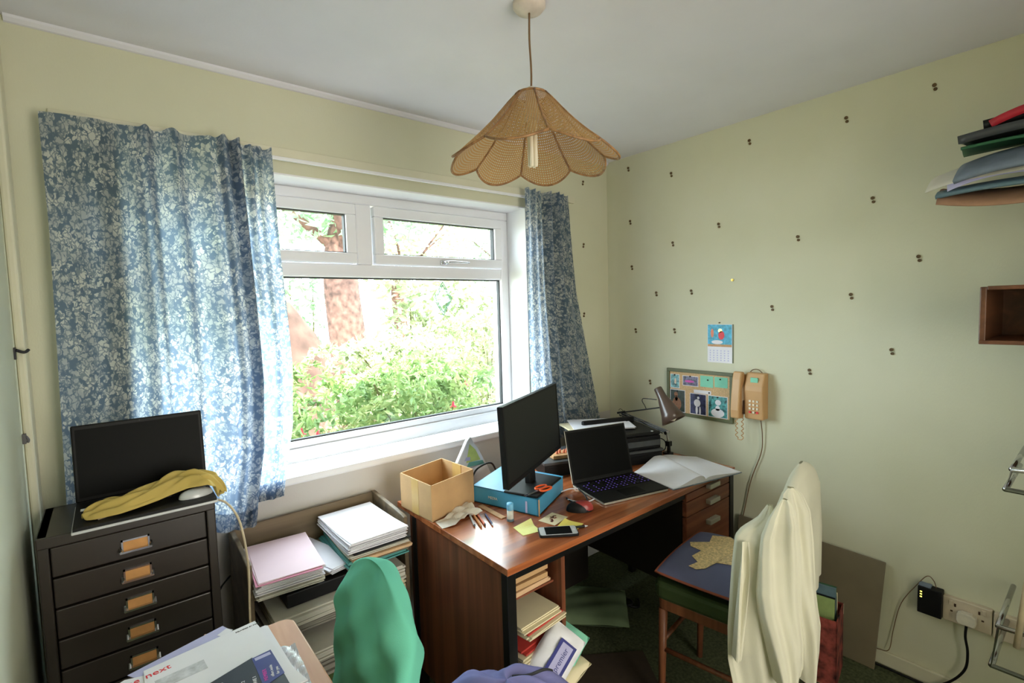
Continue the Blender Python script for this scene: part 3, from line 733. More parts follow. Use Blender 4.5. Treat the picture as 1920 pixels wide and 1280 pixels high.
stack('paper_stack', 'tall pile with white sheets over buff and teal folders on the right of the rack', 'papers', [(M['teal'], .016, 3, -.004, -.0, .02, 'teal_folder'), (M['oak'], .004, 1, 0, 0, 0, 'card'), (M['teal'], .010, 2, .006, .0, -.02, 'teal_folder'), (M['buff'], .014, 3, .004, -.02, -.02, 'buff_folder'), (M['paper2'], .012, 3, 0, -.01, .0, 'sheets'), (M['black'], .003, 1, .0, -.012, 0, 'card'), (P, .040, 13, -.006, .0, .03, 'sheets')], -1.694, -.225, .626, R(-2), w_=.21, d_=.32, sag=.006)
t = thing('box_file', 'black box file lying on the second level of the rack', 'box file', (-1.90, -.24, .476))
link('case', G().box((-1.998, -.335, .560-.0), (-1.79, -.05, .606)), M['black'], t, bevel=.004)
stack('paper_stack', 'thick off-white papers under the black box file', 'papers', [(M['greyp'], .040, 5, 0, 0, 0, 'sheets'), (M['paper2'], .042, 6, .02, -.03, .03, 'sheets')], -1.92, -.20, .476, 0, w_=.28, d_=.30)
t = None
stack('paper_stack', 'cream magazines on the right of the second rack level', 'magazines', [(M['creampaper'], .05, 5, 0, -.01, .02, 'sheets'), (M['paper2'], .05, 6, .0, -.02, -.02, 'sheets')], -1.692, -.19, .476, 0, w_=.20, d_=.29)
stack('paper_stack', 'wide grey newspapers on the third rack level', 'newspapers', [(M['greyp'], .07, 6, 0, -.03, 0, 'sheets'), (M['paper2'], .035, 5, -.01, -.05, .02, 'sheets')], -1.945, -.20, .321, 0, w_=.26, d_=.31)
stack('paper_stack', 'red folder between grey papers on the third rack level', 'folders', [(M['paper2'], .03, 3, 0, -.03, 0, 'sheets'), (M['red'], .03, 2, 0, -.03, .02, 'folder'), (M['bluegrey'], .012, 2, 0, -.03, 0, 'folder')], -1.70, -.19, .321, 0, w_=.20, d_=.30)
stack('paper_stack', 'mossy green folders and grey papers low in the rack', 'folders', [(M['greyp'], .05, 4, 0, -.03, .04, 'sheets'), (M['limegreen'], .02, 2, .01, -.03, -.03, 'folder')], -1.80, -.20, .161, 0, w_=.30, d_=.30)

# hanging cream cable beside the rack
o = link('cable', G().tube([(-2.176, -.345, .972), (-2.150, -.356, .958), (-2.126, -.362, .915), (-2.112, -.36, .85), (-2.104, -.36, .745), (-2.108, -.36, .62), (-2.112, -.36, .45), (-2.12, -.35, .2), (-2.13, -.30, .01)], .0032, 8, 6), M['cablecream'], None, smooth=True)
tag(o, 'cream cable hanging down from the curtain past the left side of the rack', 'cable')
o = link('cable', G().tube([(-2.179, -.20, .66), (-2.165, -.16, .60), (-2.14, -.10, .595), (-2.11, -.06, .60)], .003, 8, 6), M['black'], None, smooth=True)
tag(o, 'thin black cable looping between the chest of drawers and the rack', 'cable')

# ---------------------------------------------------------------- pine table in the foreground
def rounded(x0, y0, x1, y1, r, n=5):
    pts = []
    for (cx, cy, a) in ((x1-r, y1-r, 0), (x0+r, y1-r, 90), (x0+r, y0+r, 180), (x1-r, y0+r, 270)):
        for i in range(n+1):
            t = R(a+90*i/n); pts.append((cx+r*math.cos(t), cy+r*math.sin(t)))
    return pts
TX0, TX1, TY0, TY1, TZ = -2.56, -2.072, -1.62, -.690, .742
tb = thing('pine_table', 'worn pale pine table in the near left corner under the letters', 'table', ((TX0+TX1)/2, (TY0+TY1)/2, 0))
link('tabletop', G().prism(rounded(TX0, TY0, TX1, TY1, .03), TZ-.024, TZ), M['pine'], tb, bevel=.004)
for x in (TX0+.05, TX1-.05):
    for y in (TY0+.06, TY1-.05): link('leg', G().box((x-.02, y-.02, 0), (x+.02, y+.02, TZ-.024)), M['pine'], tb, bevel=.003)
g = G(); g.box((TX0+.05, TY1-.06, TZ-.10), (TX1-.05, TY1-.04, TZ-.024)); g.box((TX1-.06, TY0+.06, TZ-.10), (TX1-.04, TY1-.05, TZ-.024)); g.box((TX0+.04, TY0+.06, TZ-.10), (TX0+.06, TY1-.05, TZ-.024))
link('apron', g, M['pine'], tb)
# letters on it
def flat(name, label, cat, poly, z0, th, m, group=None):
    t = thing(name, label, cat, (sum(p[0] for p in poly)/len(poly), sum(p[1] for p in poly)/len(poly), z0), group=group)
    link('sheet', G().prism(poly, z0, z0+th), m, t); return t
def quad(cx, cy, w_, d_, a):
    c, s = math.cos(a), math.sin(a)
    return [(cx+x*c-y*s, cy+x*s+y*c) for x, y in ((-w_/2, -d_/2), (w_/2, -d_/2), (w_/2, d_/2), (-w_/2, d_/2))]
stack('paper_stack', 'lower heap of mixed letters on the pine table, beneath the white envelopes', 'letters', [(M['paper2'], .012, 5, 0, 0, 0, 'letters'), (P, .018, 7, .01, .01, .05, 'letters')], -2.30, -.86, TZ+.0005, R(88), w_=.22, d_=.30, jit=.008)
flat('envelope', 'orange-edged sheet peeping out behind the lavender envelope', 'paper', quad(-2.235, -.745, .10, .08, R(-30)), .7735, .0012, M['buff'])
t = flat('envelope', 'lavender envelope poking out at the back of the letters', 'envelope', [(-2.36, -.80), (-2.20, -.84), (-2.209, -.714), (-2.222, -.682), (-2.40, -.735)], .7755, .0015, M['lav'])
link('stamp', G().prism(quad(-2.222, -.715, .02, .026, R(-55)), .7771, .7774), M['paper'], t)
t = flat('envelope', 'white shop letter half hidden at the left, with part of a red name', 'envelope', [(-2.52, -1.02), (-2.30, -1.04), (-2.30, -.79), (-2.405, -.752), (-2.50, -.80)], .7780, .0015, P)
text('ne', .022, M['redprint'], rotm(-2.402, -.782, .7797, R(8)), t)
t = flat('envelope', 'large white window envelope with a red shop name on top of the letters', 'envelope', [(-2.375, -.99), (-2.125, -1.0), (-2.142, -.926), (-2.161, -.721), (-2.374, -.750)], .7800, .0018, P)
text('next', .024, M['redprint'], rotm(-2.372, -.782, .7819, R(7)), t)
link('address_window', G().prism(quad(-2.315, -.815, .085, .035, R(5)), .7819, .7822), M['plastic'], t)
text('DELIVERED BY POST', .0055, M['gasket'], rotm(-2.205, -.742, .7819, R(5)), t)
t = thing('magazine', 'black and dark blue magazine with small white and red print on the letters', 'magazine', (-2.25, -.93, .782))
link('cover', G().prism([(-2.34, -1.06), (-2.155, -1.04), (-2.157, -.957), (-2.196, -.862), (-2.335, -.905)], .7822, .7855), M['magblack'], t)
link('cover_flap', G().prism([(-2.197, -.969), (-2.156, -.955), (-2.160, -.862), (-2.197, -.866)], .7856, .7862), M['magblue'], t)
text('MEMBER', .010, M['magenta'], rotm(-2.186, -.955, .7863, R(84)), t)
text('offers inside', .008, M['paper'], rotm(-2.174, -.952, .7863, R(84)), t)
text('for you', .008, M['paper'], rotm(-2.164, -.950, .7863, R(84)), t)
link('label_panel', G().prism(quad(-2.178, -.874, .03, .010, R(2)), .7863, .7866), M['lav'], t)
for k in range(3):
    text('SAVE %d' % (3-k), .009, M['paper'], rotm(-2.245+k*.020, -.952, .7857, R(84)), t)
    link('price_flash', G().prism(quad(-2.247+k*.020, -.965, .011, .018, 0), .7857, .7862), M['redprint'], t)
text('SAVINGS', .016, M['paper'], rotm(-2.262, -.965, .7857, R(84)), t)
o = link('plastic_sleeve', G().grid(lambda u, v: (-2.185+.075*u+.01*v, -.96+.16*v-.02*u, .7432+.006*abs(math.sin(u*9+v*5))+.003*abs(math.sin(v*21))), 24, 24), M['plastic'], None, thick=.0006)
tag(o, 'crinkled clear plastic wrapper lying on the pine table right of the magazine', 'wrapper')

# ---------------------------------------------------------------- chair with green cover
gcx, gcy = -1.950, -.872
gc = thing('covered_chair', 'chair with a turquoise green jersey pulled over its rounded back', 'chair', (gcx, gcy, 0))
def gback(u, v):
    a = u*2*math.pi; s = 1-(1-v)**1.9   # s 0 bottom .. 1 top
    zc = .44+.455*s
    hw = .205*max(0, 1-abs((s-.5)/.5)**2.3)**.5 if s > .5 else .205*(.88+.12*s*2)
    th = .058*max(0, 1-max(0, (s-.55)/.45)**2.2)**.5
    x = gcx+.05*s+th*math.cos(a)*(1+.06*math.sin(5*a+s*8))-.02*(math.sin(a)**2)
    y = gcy+hw*math.sin(a)
    x += (.006*math.sin(22*s+9*math.sin(a))+.006*math.sin(15*s-7*math.sin(a)+1))*math.sin(s*3.14)
    return (x+.004*math.sin(9*s+6*math.sin(a))*(1-s), y, zc+.006*math.sin(a*7+s*14)*(1-s))
link('jersey_cover', G().grid(gback, 64, 44), M['green_cloth'], gc, smooth=True)
link('backrest_post', G().box((gcx-.012, gcy-.10, .40), (gcx+.016, gcy+.10, .60)), M['chairwood'], gc)
link('seat', G().box((gcx-.38, gcy-.19, .42), (gcx+.02, gcy+.19, .46)), M['olive'], gc, bevel=.015)
for x in (gcx-.35, gcx-.005):
    for y in (gcy-.16, gcy+.16): link('leg', G().cyl((x, y, .42), (x+(.02 if x > gcx-.1 else -.01), y, 0), .017, .013, 12), M['chairwood'], gc, smooth=True)

# lilac fleece on a low stool
st = thing('stool', 'low wooden stool under the lilac garment in front of the desk', 'stool', (-1.655, -1.03, 0))
link('seat', G().cyl((-1.655, -1.03, .45), (-1.655, -1.03, .475), .13, None, 28), M['chairwood'], st, bevel=.004)
for k in range(4):
    a = k*1.571+.6; link('leg', G().cyl((-1.655+.09*math.cos(a), -1.03+.09*math.sin(a), .45), (-1.655+.12*math.cos(a), -1.03+.12*math.sin(a), 0), .014, .012, 10), M['chairwood'], st)
def heap(u, v):
    a = u*2*math.pi; r = v
    h = .080*(1-r**2.2)+.012*math.sin(4*a+6*r)*r*(1-r)*4+.005*math.sin(11*a)*r
    z = .478+max(0, h)-(.12 if r > .93 else 0)*(r-.93)/.07
    w1 = (.190+.018*math.sin(3*a)+.010*math.sin(7*a))*r*math.cos(a); w2 = (.135+.012*math.sin(3*a))*r*math.sin(a)
    return (-1.655+.776*w1+.631*w2, -1.03-.631*w1+.776*w2, z)
fl = thing('fleece', 'lilac blue garment with a dark zip heaped in front of the desk', 'garment', (-1.655, -1.03, .476))
link('body', G().grid(heap, 72, 26), M['lilac'], fl, smooth=True)
link('zip', G().tube([heap(.11, r/10) for r in range(1, 9)], .004, 6, 2), M['gasket'], fl)

# ---------------------------------------------------------------- desk
DXa, DXb, DYf, DYb, DZ = -1.517, -.152, -.868, -.150, .73
dk = thing('desk', 'teak pedestal desk with black legs, pigeon-hole shelves and three handled drawers', 'desk', ((DXa+DXb)/2, (DYf+DYb)/2, 0))
link('desktop', G().box((DXa, DYf, DZ-.022), (DXb, DYb, DZ)), M['teak_x'], dk, bevel=.0015)
link('end_panel', G().box((DXa+.004, DYf+.03, .10), (DXa+.022, DYb-.10, DZ-.022)), M['teak_z'], dk)
for x in (DXa+.001, -.19):
    link('leg', G().box((x, DYf+.004, 0), (x+.034, DYf+.034, DZ-.022)), M['blackmetal'], dk, bevel=.002)
    link('leg', G().box((x, DYb-.15, 0), (x+.034, DYb-.12, DZ-.022)), M['blackmetal'], dk, bevel=.002)
link('rail', G().box((DXa+.034, DYf+.012, DZ-.048), (-.19, DYf+.030, DZ-.022)), M['blackmetal'], dk)
link('divider_panel', G().box((-1.285, DYf+.012, .12), (-1.268, DYb-.12, DZ-.048)), M['teak_z'], dk)
for z in (.592, .49, .38, .25, .13): link('pigeonhole_shelf', G().box((DXa+.022, DYf+.05, z-.006), (-1.285, DYb-.12, z)), M['teak_d'], dk)
link('back_panel', G().box((-1.268, DYb-.14, .10), (-.54, DYb-.125, DZ-.022)), M['kneehole_shade'], dk)  # coloured as the dark under the desk, covers the pale wall behind
link('drawer_carcass', G().box((-.555, DYf+.028, .28), (-.20, DYb-.12, DZ-.024)), M['kneehole_shade'], dk)  # pedestal side darkened to match the shaded knee hole
zt = DZ-.03
for h in (.036, .066, .245):
    dr = link('drawer', G().box((-.553, DYf+.006, zt-h+.004), (-.195, DYf+.026, zt)), M['teak_d'], dk, bevel=.002); dr['_at'] = list(dk['_at'])
    zh = zt-min(h*.5, .058)+(.018 if h < .04 else 0)
    link('handle', G().box((-.400, DYf-.018, zh-.010), (-.318, DYf+.006, zh+.010)), M['alu'], dr, bevel=.002)
    zt -= h
# papers in the pigeon holes
def hole(label, z, layers, cy=-.725, cx=-1.39, ang=0):
    stack('paper_stack', label, 'papers', layers, cx, cy, z, ang, w_=.17, d_=.27, jit=.008)
hole('buff folders in the top pigeon hole of the desk', .593, [(M['buff'], .02, 2, 0, .04, .03, 'folder'), (M['card'], .04, 2, 0, .05, 0, 'folder')])
hole('cream papers edged with red in the second pigeon hole', .491, [(M['creampaper'], .016, 3, 0, -.02, .10, 'sheets'), (M['red'], .005, 1, .004, -.025, .12, 'folder'), (M['creampaper'], .016, 3, .0, -.01, .08, 'sheets')])
hole('red folder above cream papers in the third pigeon hole', .381, [(M['creampaper'], .045, 6, .0, .0, .10, 'sheets'), (M['red'], .014, 2, .004, .01, .12, 'folder')])
hole('white papers in the fourth pigeon hole', .251, [(M['paper2'], .08, 8, .0, -.02, .05, 'sheets')])
t = thing('packet', 'white packet with a blue printed label bulging out of the lowest pigeon hole', 'packet', (-1.39, -.90, .27))
pm = Matrix.Translation((-1.378, -.905, .405)) @ Matrix.Rotation(R(-38), 4, 'Y') @ Matrix.Rotation(R(38), 4, 'X')
def pillow(w_, d_, h, mt):
    def f(u, v):
        a, b = (u-.5)*2, (v-.5)*2; k = (1-a**4)*(1-b**4)
        return mt @ Vector((a*w_/2, b*d_/2, h*k**.5*.5+.003*math.sin(9*a+4*b)))
    def f2(u, v):
        a, b = (u-.5)*2, (v-.5)*2; k = (1-a**4)*(1-b**4)
        return mt @ Vector((a*w_/2, b*d_/2, -h*k**.5*.5))
    return G().grid(f, 16, 16).grid(f2, 16, 16)
link('pouch', pillow(.20, .12, .045, pm), M['bagwhite'], t, smooth=True)
link('label_patch', G().box((-.035, -.045, .0262), (.065, .01, .0272), pm), M['magblue'], t)
link('label_band', G().box((-.028, -.036, .0272), (.058, .0, .0276), pm), M['lav'], t)
text('premier', .022, M['magblue'], pm @ Matrix.Translation((-.024, -.026, .0278)), t)
pm2 = Matrix.Translation((-1.325, -.885, .375)) @ Matrix.Rotation(R(-40), 4, 'Y') @ Matrix.Rotation(R(20), 4, 'X')
o = link('paper_towel', pillow(.20, .10, .03, pm2), M['mint'], None, smooth=True); tag(o, 'pale mint folded wrapper sticking out beside the white packet', 'wrapper')
pm3 = Matrix.Translation((-1.365, -.905, .325)) @ Matrix.Rotation(R(-18), 4, 'Y')
o = link('paper_bag', pillow(.23, .10, .05, pm3), M['creampaper'], None, smooth=True); tag(o, 'cream paper bag spilling from the bottom of the desk shelves', 'bag')

# ---------------------------------------------------------------- things on the desk
bx = thing('cardboard_box', 'open empty brown cardboard box on the left end of the desk', 'box', (-1.41, -.295, .7305))
e1 = Vector((.222, .052)); e2 = Vector((-.014, .217)); o2 = Vector((-1.515, -.429)); H = .135
def slab(p, q, z0, z1, th, m, nm, parent):
    p = Vector(p); q = Vector(q); nrm = Vector((-(q-p).y, (q-p).x)).normalized()*th
    return link(nm, G().prism([tuple(p), tuple(q), tuple(q+nrm), tuple(p+nrm)], z0, z1), m, parent)
A, B_, C_, D_ = o2, o2+e1, o2+e1+e2, o2+e2
for p, q in ((A, B_), (B_, C_), (C_, D_), (D_, A)): slab(p, q, .731, .731+H, .004, M['card'], 'side', bx)
link('bottom', G().prism([tuple(A), tuple(B_), tuple(C_), tuple(D_)], .731, .734), M['card'], bx)
tp = A+e2*.62; tq = A+e2*.40; nn = Vector((-e2.y, e2.x)).normalized()*.0008
link('tape', G().prism([tuple(tp), tuple(tq), tuple(tq+nn), tuple(tp+nn)], .731, .731+H), M['tape'], bx)
ti = B_+e2*.35; tj = B_+e2*.62; nn = Vector((-.0045, .0))
link('tape', G().prism([tuple(ti+nn), tuple(tj+nn), tuple(tj+nn*1.2), tuple(ti+nn*1.2)], .736, .731+H), M['tape'], bx)
# packet leaning on the wall
pk = thing('plastic_packet', 'tall pointed white packet with green print standing behind the cardboard box', 'packet', (-1.18, -.2, .731))
Mx = Matrix(((1, 0, 0, 0), (0, 0, 1, -.21), (0, 1, 0, 0), (0, 0, 0, 1)))
link('bag', G().prism([(-1.295, .732), (-1.262, .84), (-1.205, .932), (-1.187, .948), (-1.165, .91), (-1.150, .892), (-1.10, .80), (-1.068, .732)], 0, .022, Mx), M['bagwhite'], pk, bevel=.006)
link('print_patch', G().prism([(-1.215, .835), (-1.195, .915), (-1.165, .885), (-1.140, .835)], -.001, 0, Mx), M['lime'], pk)
link('print_band', G().prism([(-1.215, .815), (-1.200, .835), (-1.128, .830), (-1.120, .812)], -.001, 0, Mx), M['tealp'], pk)
link('print_logo', G().prism([(-1.225, .845), (-1.215, .86), (-1.195, .858), (-1.195, .842)], -.0015, -.001, Mx), M['lav'], pk)
# blue lever arch file
FL, FR, RR = Vector((-1.292, -.368)), Vector((-1.200, -.657)), Vector((-.955, -.540)); BL = FL+RR-FR
lf = thing('lever_arch_file', 'sky blue lever arch file lying flat under the monitor', 'file', (-1.12, -.45, .7305))
fz0, fz1 = .7315, .797
link('spine', G().prism([tuple(FL), tuple(FR), tuple(FR+(RR-FR)*.012), tuple(FL+(RR-FR)*.012)], fz0, fz1), M['bluefile'], lf)
link('bottom_cover', G().prism([tuple(FL), tuple(FR), tuple(RR), tuple(BL)], fz0, fz0+.004), M['black'], lf)
link('top_cover', G().prism([tuple(FL), tuple(FR), tuple(RR), tuple(BL)], fz1-.003, fz1), M['bluefile'], lf)
sh = (RR-FR)*.03
link('side_cover', G().prism([tuple(FR+(FL-FR)*.004), tuple(RR+(FL-FR)*.004), tuple(RR+(FL-FR)*.02), tuple(FR+(FL-FR)*.02)], fz0+.004, fz1-.003), M['bluefile'], lf)
link('papers', G().prism([tuple(FR+(FL-FR)*.05+sh), tuple(RR+(FL-FR)*.05-sh), tuple(BL-(FL-FR)*.05-sh), tuple(FL-(FL-FR)*.05+sh)], fz0+.005, fz1-.004), M['paper2'], lf)
link('corner_strip', G().prism([tuple(FR-sh*.02), tuple(FR+(RR-FR)*.035), tuple(FR+(RR-FR)*.035-(FL-FR)*.003), tuple(FR-(FL-FR)*.003)], fz0, fz1-.003), M['tan'], lf)
sd = (FR-FL).normalized(); so_ = Vector((-sd.y, sd.x))*-1
tm = Matrix(((sd.x, 0, so_.x, 0), (sd.y, 0, so_.y, 0), (0, 1, 0, 0), (0, 0, 0, 1)))
tp = FL+sd*.075+so_*.0004
outn = Vector((sd.y, -sd.x))
tm = Matrix(((sd.x, 0, outn.x, tp.x+outn.x*.0003), (sd.y, 0, outn.y, tp.y+outn.y*.0003), (0, 1, 0, .758), (0, 0, 0, 1)))
text('MEDIA', .015, M['paper2'], tm, lf)
tm2 = tm.copy(); link('spine_stripe', G().box((.172, -.022, 0), (.180, .022, .0005), tm2), M['lav'], lf)
# monitor
mo = thing('monitor', 'black flat monitor on its stand on the blue file', 'monitor', (-1.1, -.52, fz1))
md = Vector((.896, .445)); mn = Vector((.445, -.896))     # width direction, facing
P0 = Vector((-1.341, -.66)); Wm = .560
mm = Matrix(((md.x, -mn.x, 0, P0.x), (md.y, -mn.y, 0, P0.y), (0, 0, 1, .868), (0, 0, 0, 1)))  # x along width, y to the back, z up
mm = mm @ Matrix.Rotation(R(-3), 4, 'X')
link('casing', G().box((0, .001, 0), (Wm, .022, .292), mm), M['black'], mo, bevel=.004)
link('bezel', G().box((0, -.002, 0), (Wm, .003, .016), mm).box((0, -.002, .282), (Wm, .003, .292), mm).box((0, -.002, .016), (.010, .003, .282), mm).box((Wm-.010, -.002, .016), (Wm, .003, .282), mm), M['black'], mo)
link('screen', G().box((.010, -.0006, .016), (Wm-.010, .001, .282), mm), M['screenm'], mo)
link('stand_neck', G().box((Wm/2-.035, .022, -.072), (Wm/2+.025, .046, .12), mm), M['black'], mo, bevel=.004)
Bb = [(-1.255, -.52), (-1.198, -.652), (-.985, -.562), (-1.03, -.43)]
link('stand_base', G().prism(Bb, fz1+.0005, fz1+.010), M['black'], mo, bevel=.004)
# scissors on the stand base
sx = thing('scissors', 'orange-handled scissors resting on the black monitor base', 'scissors', (-1.15, -.62, fz1+.0105))
s0 = Vector((-1.215, -.640, fz1+.012))
smt = rotm(-1.165, -.618, fz1+.0115, R(4))
link('blade', G().prism([(-.075, -.002), (0, -.005), (0, .004)], 0, .002, smt), M['steel'], sx)
link('blade', G().prism([(-.072, .004), (0, -.002), (0, .006)], .002, .004, smt), M['steel'], sx)
for k, yy in enumerate((-.009, .011)):
    g = G(); g.tube([smt @ Vector((.030+.028*math.cos(a*math.pi/5), yy*1.3+.013*math.sin(a*math.pi/5), .004)) for a in range(10)], .0038, 8, 3, closed=True)
    link('handle', g, M['orange'], sx, smooth=True)
# glue stick
gl = thing('glue_stick', 'glue stick with a pale blue cap standing beside the blue file', 'glue stick', (-1.296, -.610, .7305))
link('tube', G().lathe([(0, .731), (.0115, .731), (.012, .735), (.012, .775), (0, .775)], 20, Matrix.Translation((-1.296, -.61, 0))), M['gluebody'], gl, smooth=True)
link('cap', G().lathe([(.0125, .772), (.0128, .790), (.0120, .796), (0, .797)], 20, Matrix.Translation((-1.296, -.61, 0))), M['bluecap'], gl, smooth=True)
link('base_ring', G().lathe([(.0128, .731), (.0128, .740)], 20, Matrix.Translation((-1.296, -.61, 0))), M['slate'], gl)
# ruler, pens, pencils
o = link('ruler', G().prism(quad(-1.300, -.500, .022, .155, R(-2)), .7305, .7335), M['tan'], None); tag(o, 'short wooden ruler along the foot of the blue file', 'ruler')
def pen(name, label, cat, p, q, r, m, tipm, group=None):
    p = Vector((*p, DZ+r+.0008)); q = Vector((*q, DZ+r+.0008)); d_ = (q-p).normalized()
    t = thing(name, label, cat, ((p.x+q.x)/2, (p.y+q.y)/2, DZ+.001), group=group)
    link('barrel', G().cyl(p, q-d_*.012, r, None, 8), m, t); link('tip', G().cyl(q-d_*.012, q, r, .0006, 8), tipm, t)
pen('pencil', 'orange pencil lying nearest the cardboard box', 'pencil', (-1.366, -.470), (-1.410, -.592), .0042, M['pencil'], M['tan'])
pen('pen', 'grey pen next to the orange pencil', 'pen', (-1.384, -.480), (-1.425, -.570), .004, M['silver'], M['gasket'])
pen('pencil', 'brown pencil touching the orange pencil on its right', 'pencil', (-1.352, -.475), (-1.392, -.590), .0038, M['coral'], M['gasket'])
pen('pen', 'thin dark blue pen lying by itself between the pencils and the glue stick', 'pen', (-1.335, -.510), (-1.372, -.608), .0035, M['penblue'], M['silver'])
pen('pen', 'black pen lying across the far yellow note', 'pen', (-1.222, -.785), (-1.130, -.835), .0042, M['black'], M['silver'])
# tissue
def tis(u, v): return (-1.515+.17*u+.01*v, -.475+.02*v+.045*(v-.5)*(1+u)-.01*math.sin(u*7)+.02*u, .7315+.016*u*abs(math.sin(u*11+v*4))+.010*u*abs(math.sin(v*7+u*3)))
o = link('tissue', G().grid(tis, 26, 14), M['tissue'], None, thick=.001); tag(o, 'crumpled white tissue in front of the cardboard box', 'tissue')
# notes, card, phone
def note(cx, cy, a, m, lab, curl=.006):
    mt = rotm(cx, cy, DZ+.0008, a)
    g = G().grid(lambda u, v: mt @ Vector(((u-.5)*.072, (v-.5)*.072, .0004+curl*max(0, v-.7)*u*3)), 8, 8)
    o = link('sticky_note', g, m, None, thick=.0006); tag(o, lab, 'note')
note(-1.298, -.705, R(-12), M['paleyellow'], 'pale yellow sticky note left of the mobile phone', .02)
note(-1.168, -.785, R(20), M['yellow'], 'bright yellow sticky note under the black pen')
t = thing('picture_card', 'square card with a dark red pattern in front of the blue file', 'card', (-1.17, -.70, DZ))
link('card', G().prism(quad(-1.172, -.705, .088, .070, R(12)), DZ+.0006, DZ+.0016), M['creampaper'], t)
g = G()
for k in range(9):
    a = k*.7; g.prism(quad(-1.172+.020*math.cos(a)*(.5+.1*k), -.705+.014*math.sin(a*1.4), .012, .007, a), DZ+.0017, DZ+.0020)
link('printed_pattern', g, M['basketred'], t)
ph = thing('mobile_phone', 'white-fronted mobile phone in a black case near the front of the desk', 'mobile phone', (-1.235, -.80, DZ), 0)
fm = rotm(-1.238, -.797, DZ+.001, R(-35))
link('case', G().prism(rounded(-.067, -.034, .067, .034, .009), 0, .008, fm), M['black'], ph, bevel=.001)
link('front_glass', G().prism(rounded(-.064, -.031, .064, .031, .008), .008, .0088, fm), M['silver'], ph)
link('display', G().prism(rounded(-.045, -.028, .045, .028, .001), .0088, .0092, fm), M['screen'], ph)
link('home_button', G().cyl(fm @ Vector((.054, 0, .0088)), fm @ Vector((.054, 0, .0093)), .005, None, 14), M['paper'], ph)
# desk laptop
lp = thing('laptop', 'open black laptop with purple-lit keys on the desk', 'laptop', (-.76, -.68, DZ))
la = R(-14.3); lm = rotm(-.945, -.752, DZ+.001, la)
LW, LD = .322, .232
link('base', G().prism(rounded(0, 0, LW, LD, .008), .0, .008, lm), M['alu'], lp, bevel=.001)
link('keyboard_deck', G().box((.0015, .0015, .008), (LW-.0015, LD-.0015, .0135), lm), M['black'], lp)
g = G(); g2 = G(); rk = random.Random(3)
for r_ in range(6):
    for q in range(16):
        x = .018+q*.0186; y = .100+r_*.0185
        g.box((x, y, .0135), (x+.0155, y+.0150, .0152), lm)
        if rk.random() < .8: g2.box((x+.0058, y+.005, .0152), (x+.0096, y+.0095, .0155), lm)
link('keyboard', g, M['black'], lp); link('key_backlight', g2, M['keyglow'], lp)
link('touchpad', G().box((.115, .015, .0135), (.215, .080, .0139), lm), M['screen'], lp)
lid = lm @ Matrix.Translation((0, LD-.002, .012)) @ Matrix.Rotation(R(-16), 4, 'X')
link('lid', G().box((.0, .0, .0), (LW, .006, .225), lid), M['alu'], lp, bevel=.003)
link('bezel', G().box((.002, -.0012, .002), (LW-.002, .0, .223), lid), M['black'], lp)
link('screen', G().box((.010, -.0020, .014), (LW-.010, -.0012, .214), lid), M['screen'], lp)
# mouse
ms_ = thing('computer_mouse', 'dull red and black computer mouse left of the desk laptop', 'mouse', (-1.045, -.715, DZ))
link('shell', dome(-1.045, -.715, DZ+.001, .050, .030, .032, R(-40)), M['black'], ms_, smooth=True)
link('palm_cover', dome(-1.036, -.722, DZ+.006, .042, .027, .030, R(-40)), M['mousered'], ms_, smooth=True)
# white cable on desk
o = link('cable', G().tube([(-.985, -.545, DZ+.005), (-.93, -.56, DZ+.012), (-.88, -.60, DZ+.006), (-.90, -.67, DZ+.005), (-.96, -.69, DZ+.005), (-1.0, -.655, DZ+.005), (-1.01, -.62, DZ+.005)], .0026, 8, 6), M['paper'], None, smooth=True)
tag(o, 'white looped cable between the blue file and the desk laptop', 'cable')
o = link('cable', G().tube([(-1.0, -.60, DZ+.004), (-1.015, -.66, DZ+.004), (-.985, -.70, DZ+.004), (-.93, -.64, DZ+.005), (-.90, -.57, DZ+.010), (-.88, -.54, DZ+.012)], .0028, 8, 6), M['black'], None, smooth=True)
tag(o, 'black cable curling out from beside the laptop hinge', 'cable')
o = link('cable', G().tube([(-1.30, -.33, DZ+.005), (-1.22, -.27, .80), (-1.16, -.24, .815), (-1.09, -.225, .81), (-1.04, -.20, DZ+.01)], .004, 8, 6), M['black'], None, smooth=True)
tag(o, 'thick black cable looping over the back of the blue file', 'cable')
# riser with printer
rm = rotm(-.895, -.365, 0, R(-21))
ri = thing('monitor_riser', 'long black riser box at the back of the desk behind the laptop', 'riser', (-.6, -.35, DZ))
link('body', G().box((0, .0, DZ+.001), (.62, .22, .785), rm), M['black'], ri, bevel=.003)
link('top_board', G().box((-.004, -.004, .785), (.624, .224, .797), rm), M['darkgrey'], ri, bevel=.002)
link('foot_panel', G().box((.02, -.002, DZ+.001), (.6, .0, .77), rm), M['black'], ri)
pr = thing('printer', 'black printer with paper on its lid at the back right of the desk', 'printer', (-.4, -.36, .797))
link('body', G().box((.285, .005, .798), (.615, .235, .862), rm), M['black'], pr, bevel=.006)
link('front_panel', G().box((.290, -.001, .815), (.610, .006, .842), rm), M['darkgrey'], pr, bevel=.001)
link('lid', G().box((.280, .010, .862), (.618, .245, .880), rm), M['black'], pr, bevel=.006)
link('rear_tray', G().box((.30, .215, .880), (.60, .243, .912), rm), M['black'], pr, bevel=.008)
link('button', G().cyl(rm @ Vector((.575, .02, .880)), rm @ Vector((.575, .02, .882)), .006, None, 12), M['silver'], pr)
stack('paper_stack', 'cream and white sheets lying on the printer lid', 'papers', [(M['creampaper'], .004, 2, -.03, .01, .1, 'sheets'), (P, .008, 4, .02, -.01, -.1, 'sheets')], -.455, -.285, .8815, R(60), jit=.012)
t = thing('wooden_block_toy', 'small tan wooden object with coral pieces on the riser behind the monitor', 'ornament', (-.80, -.33, .797))
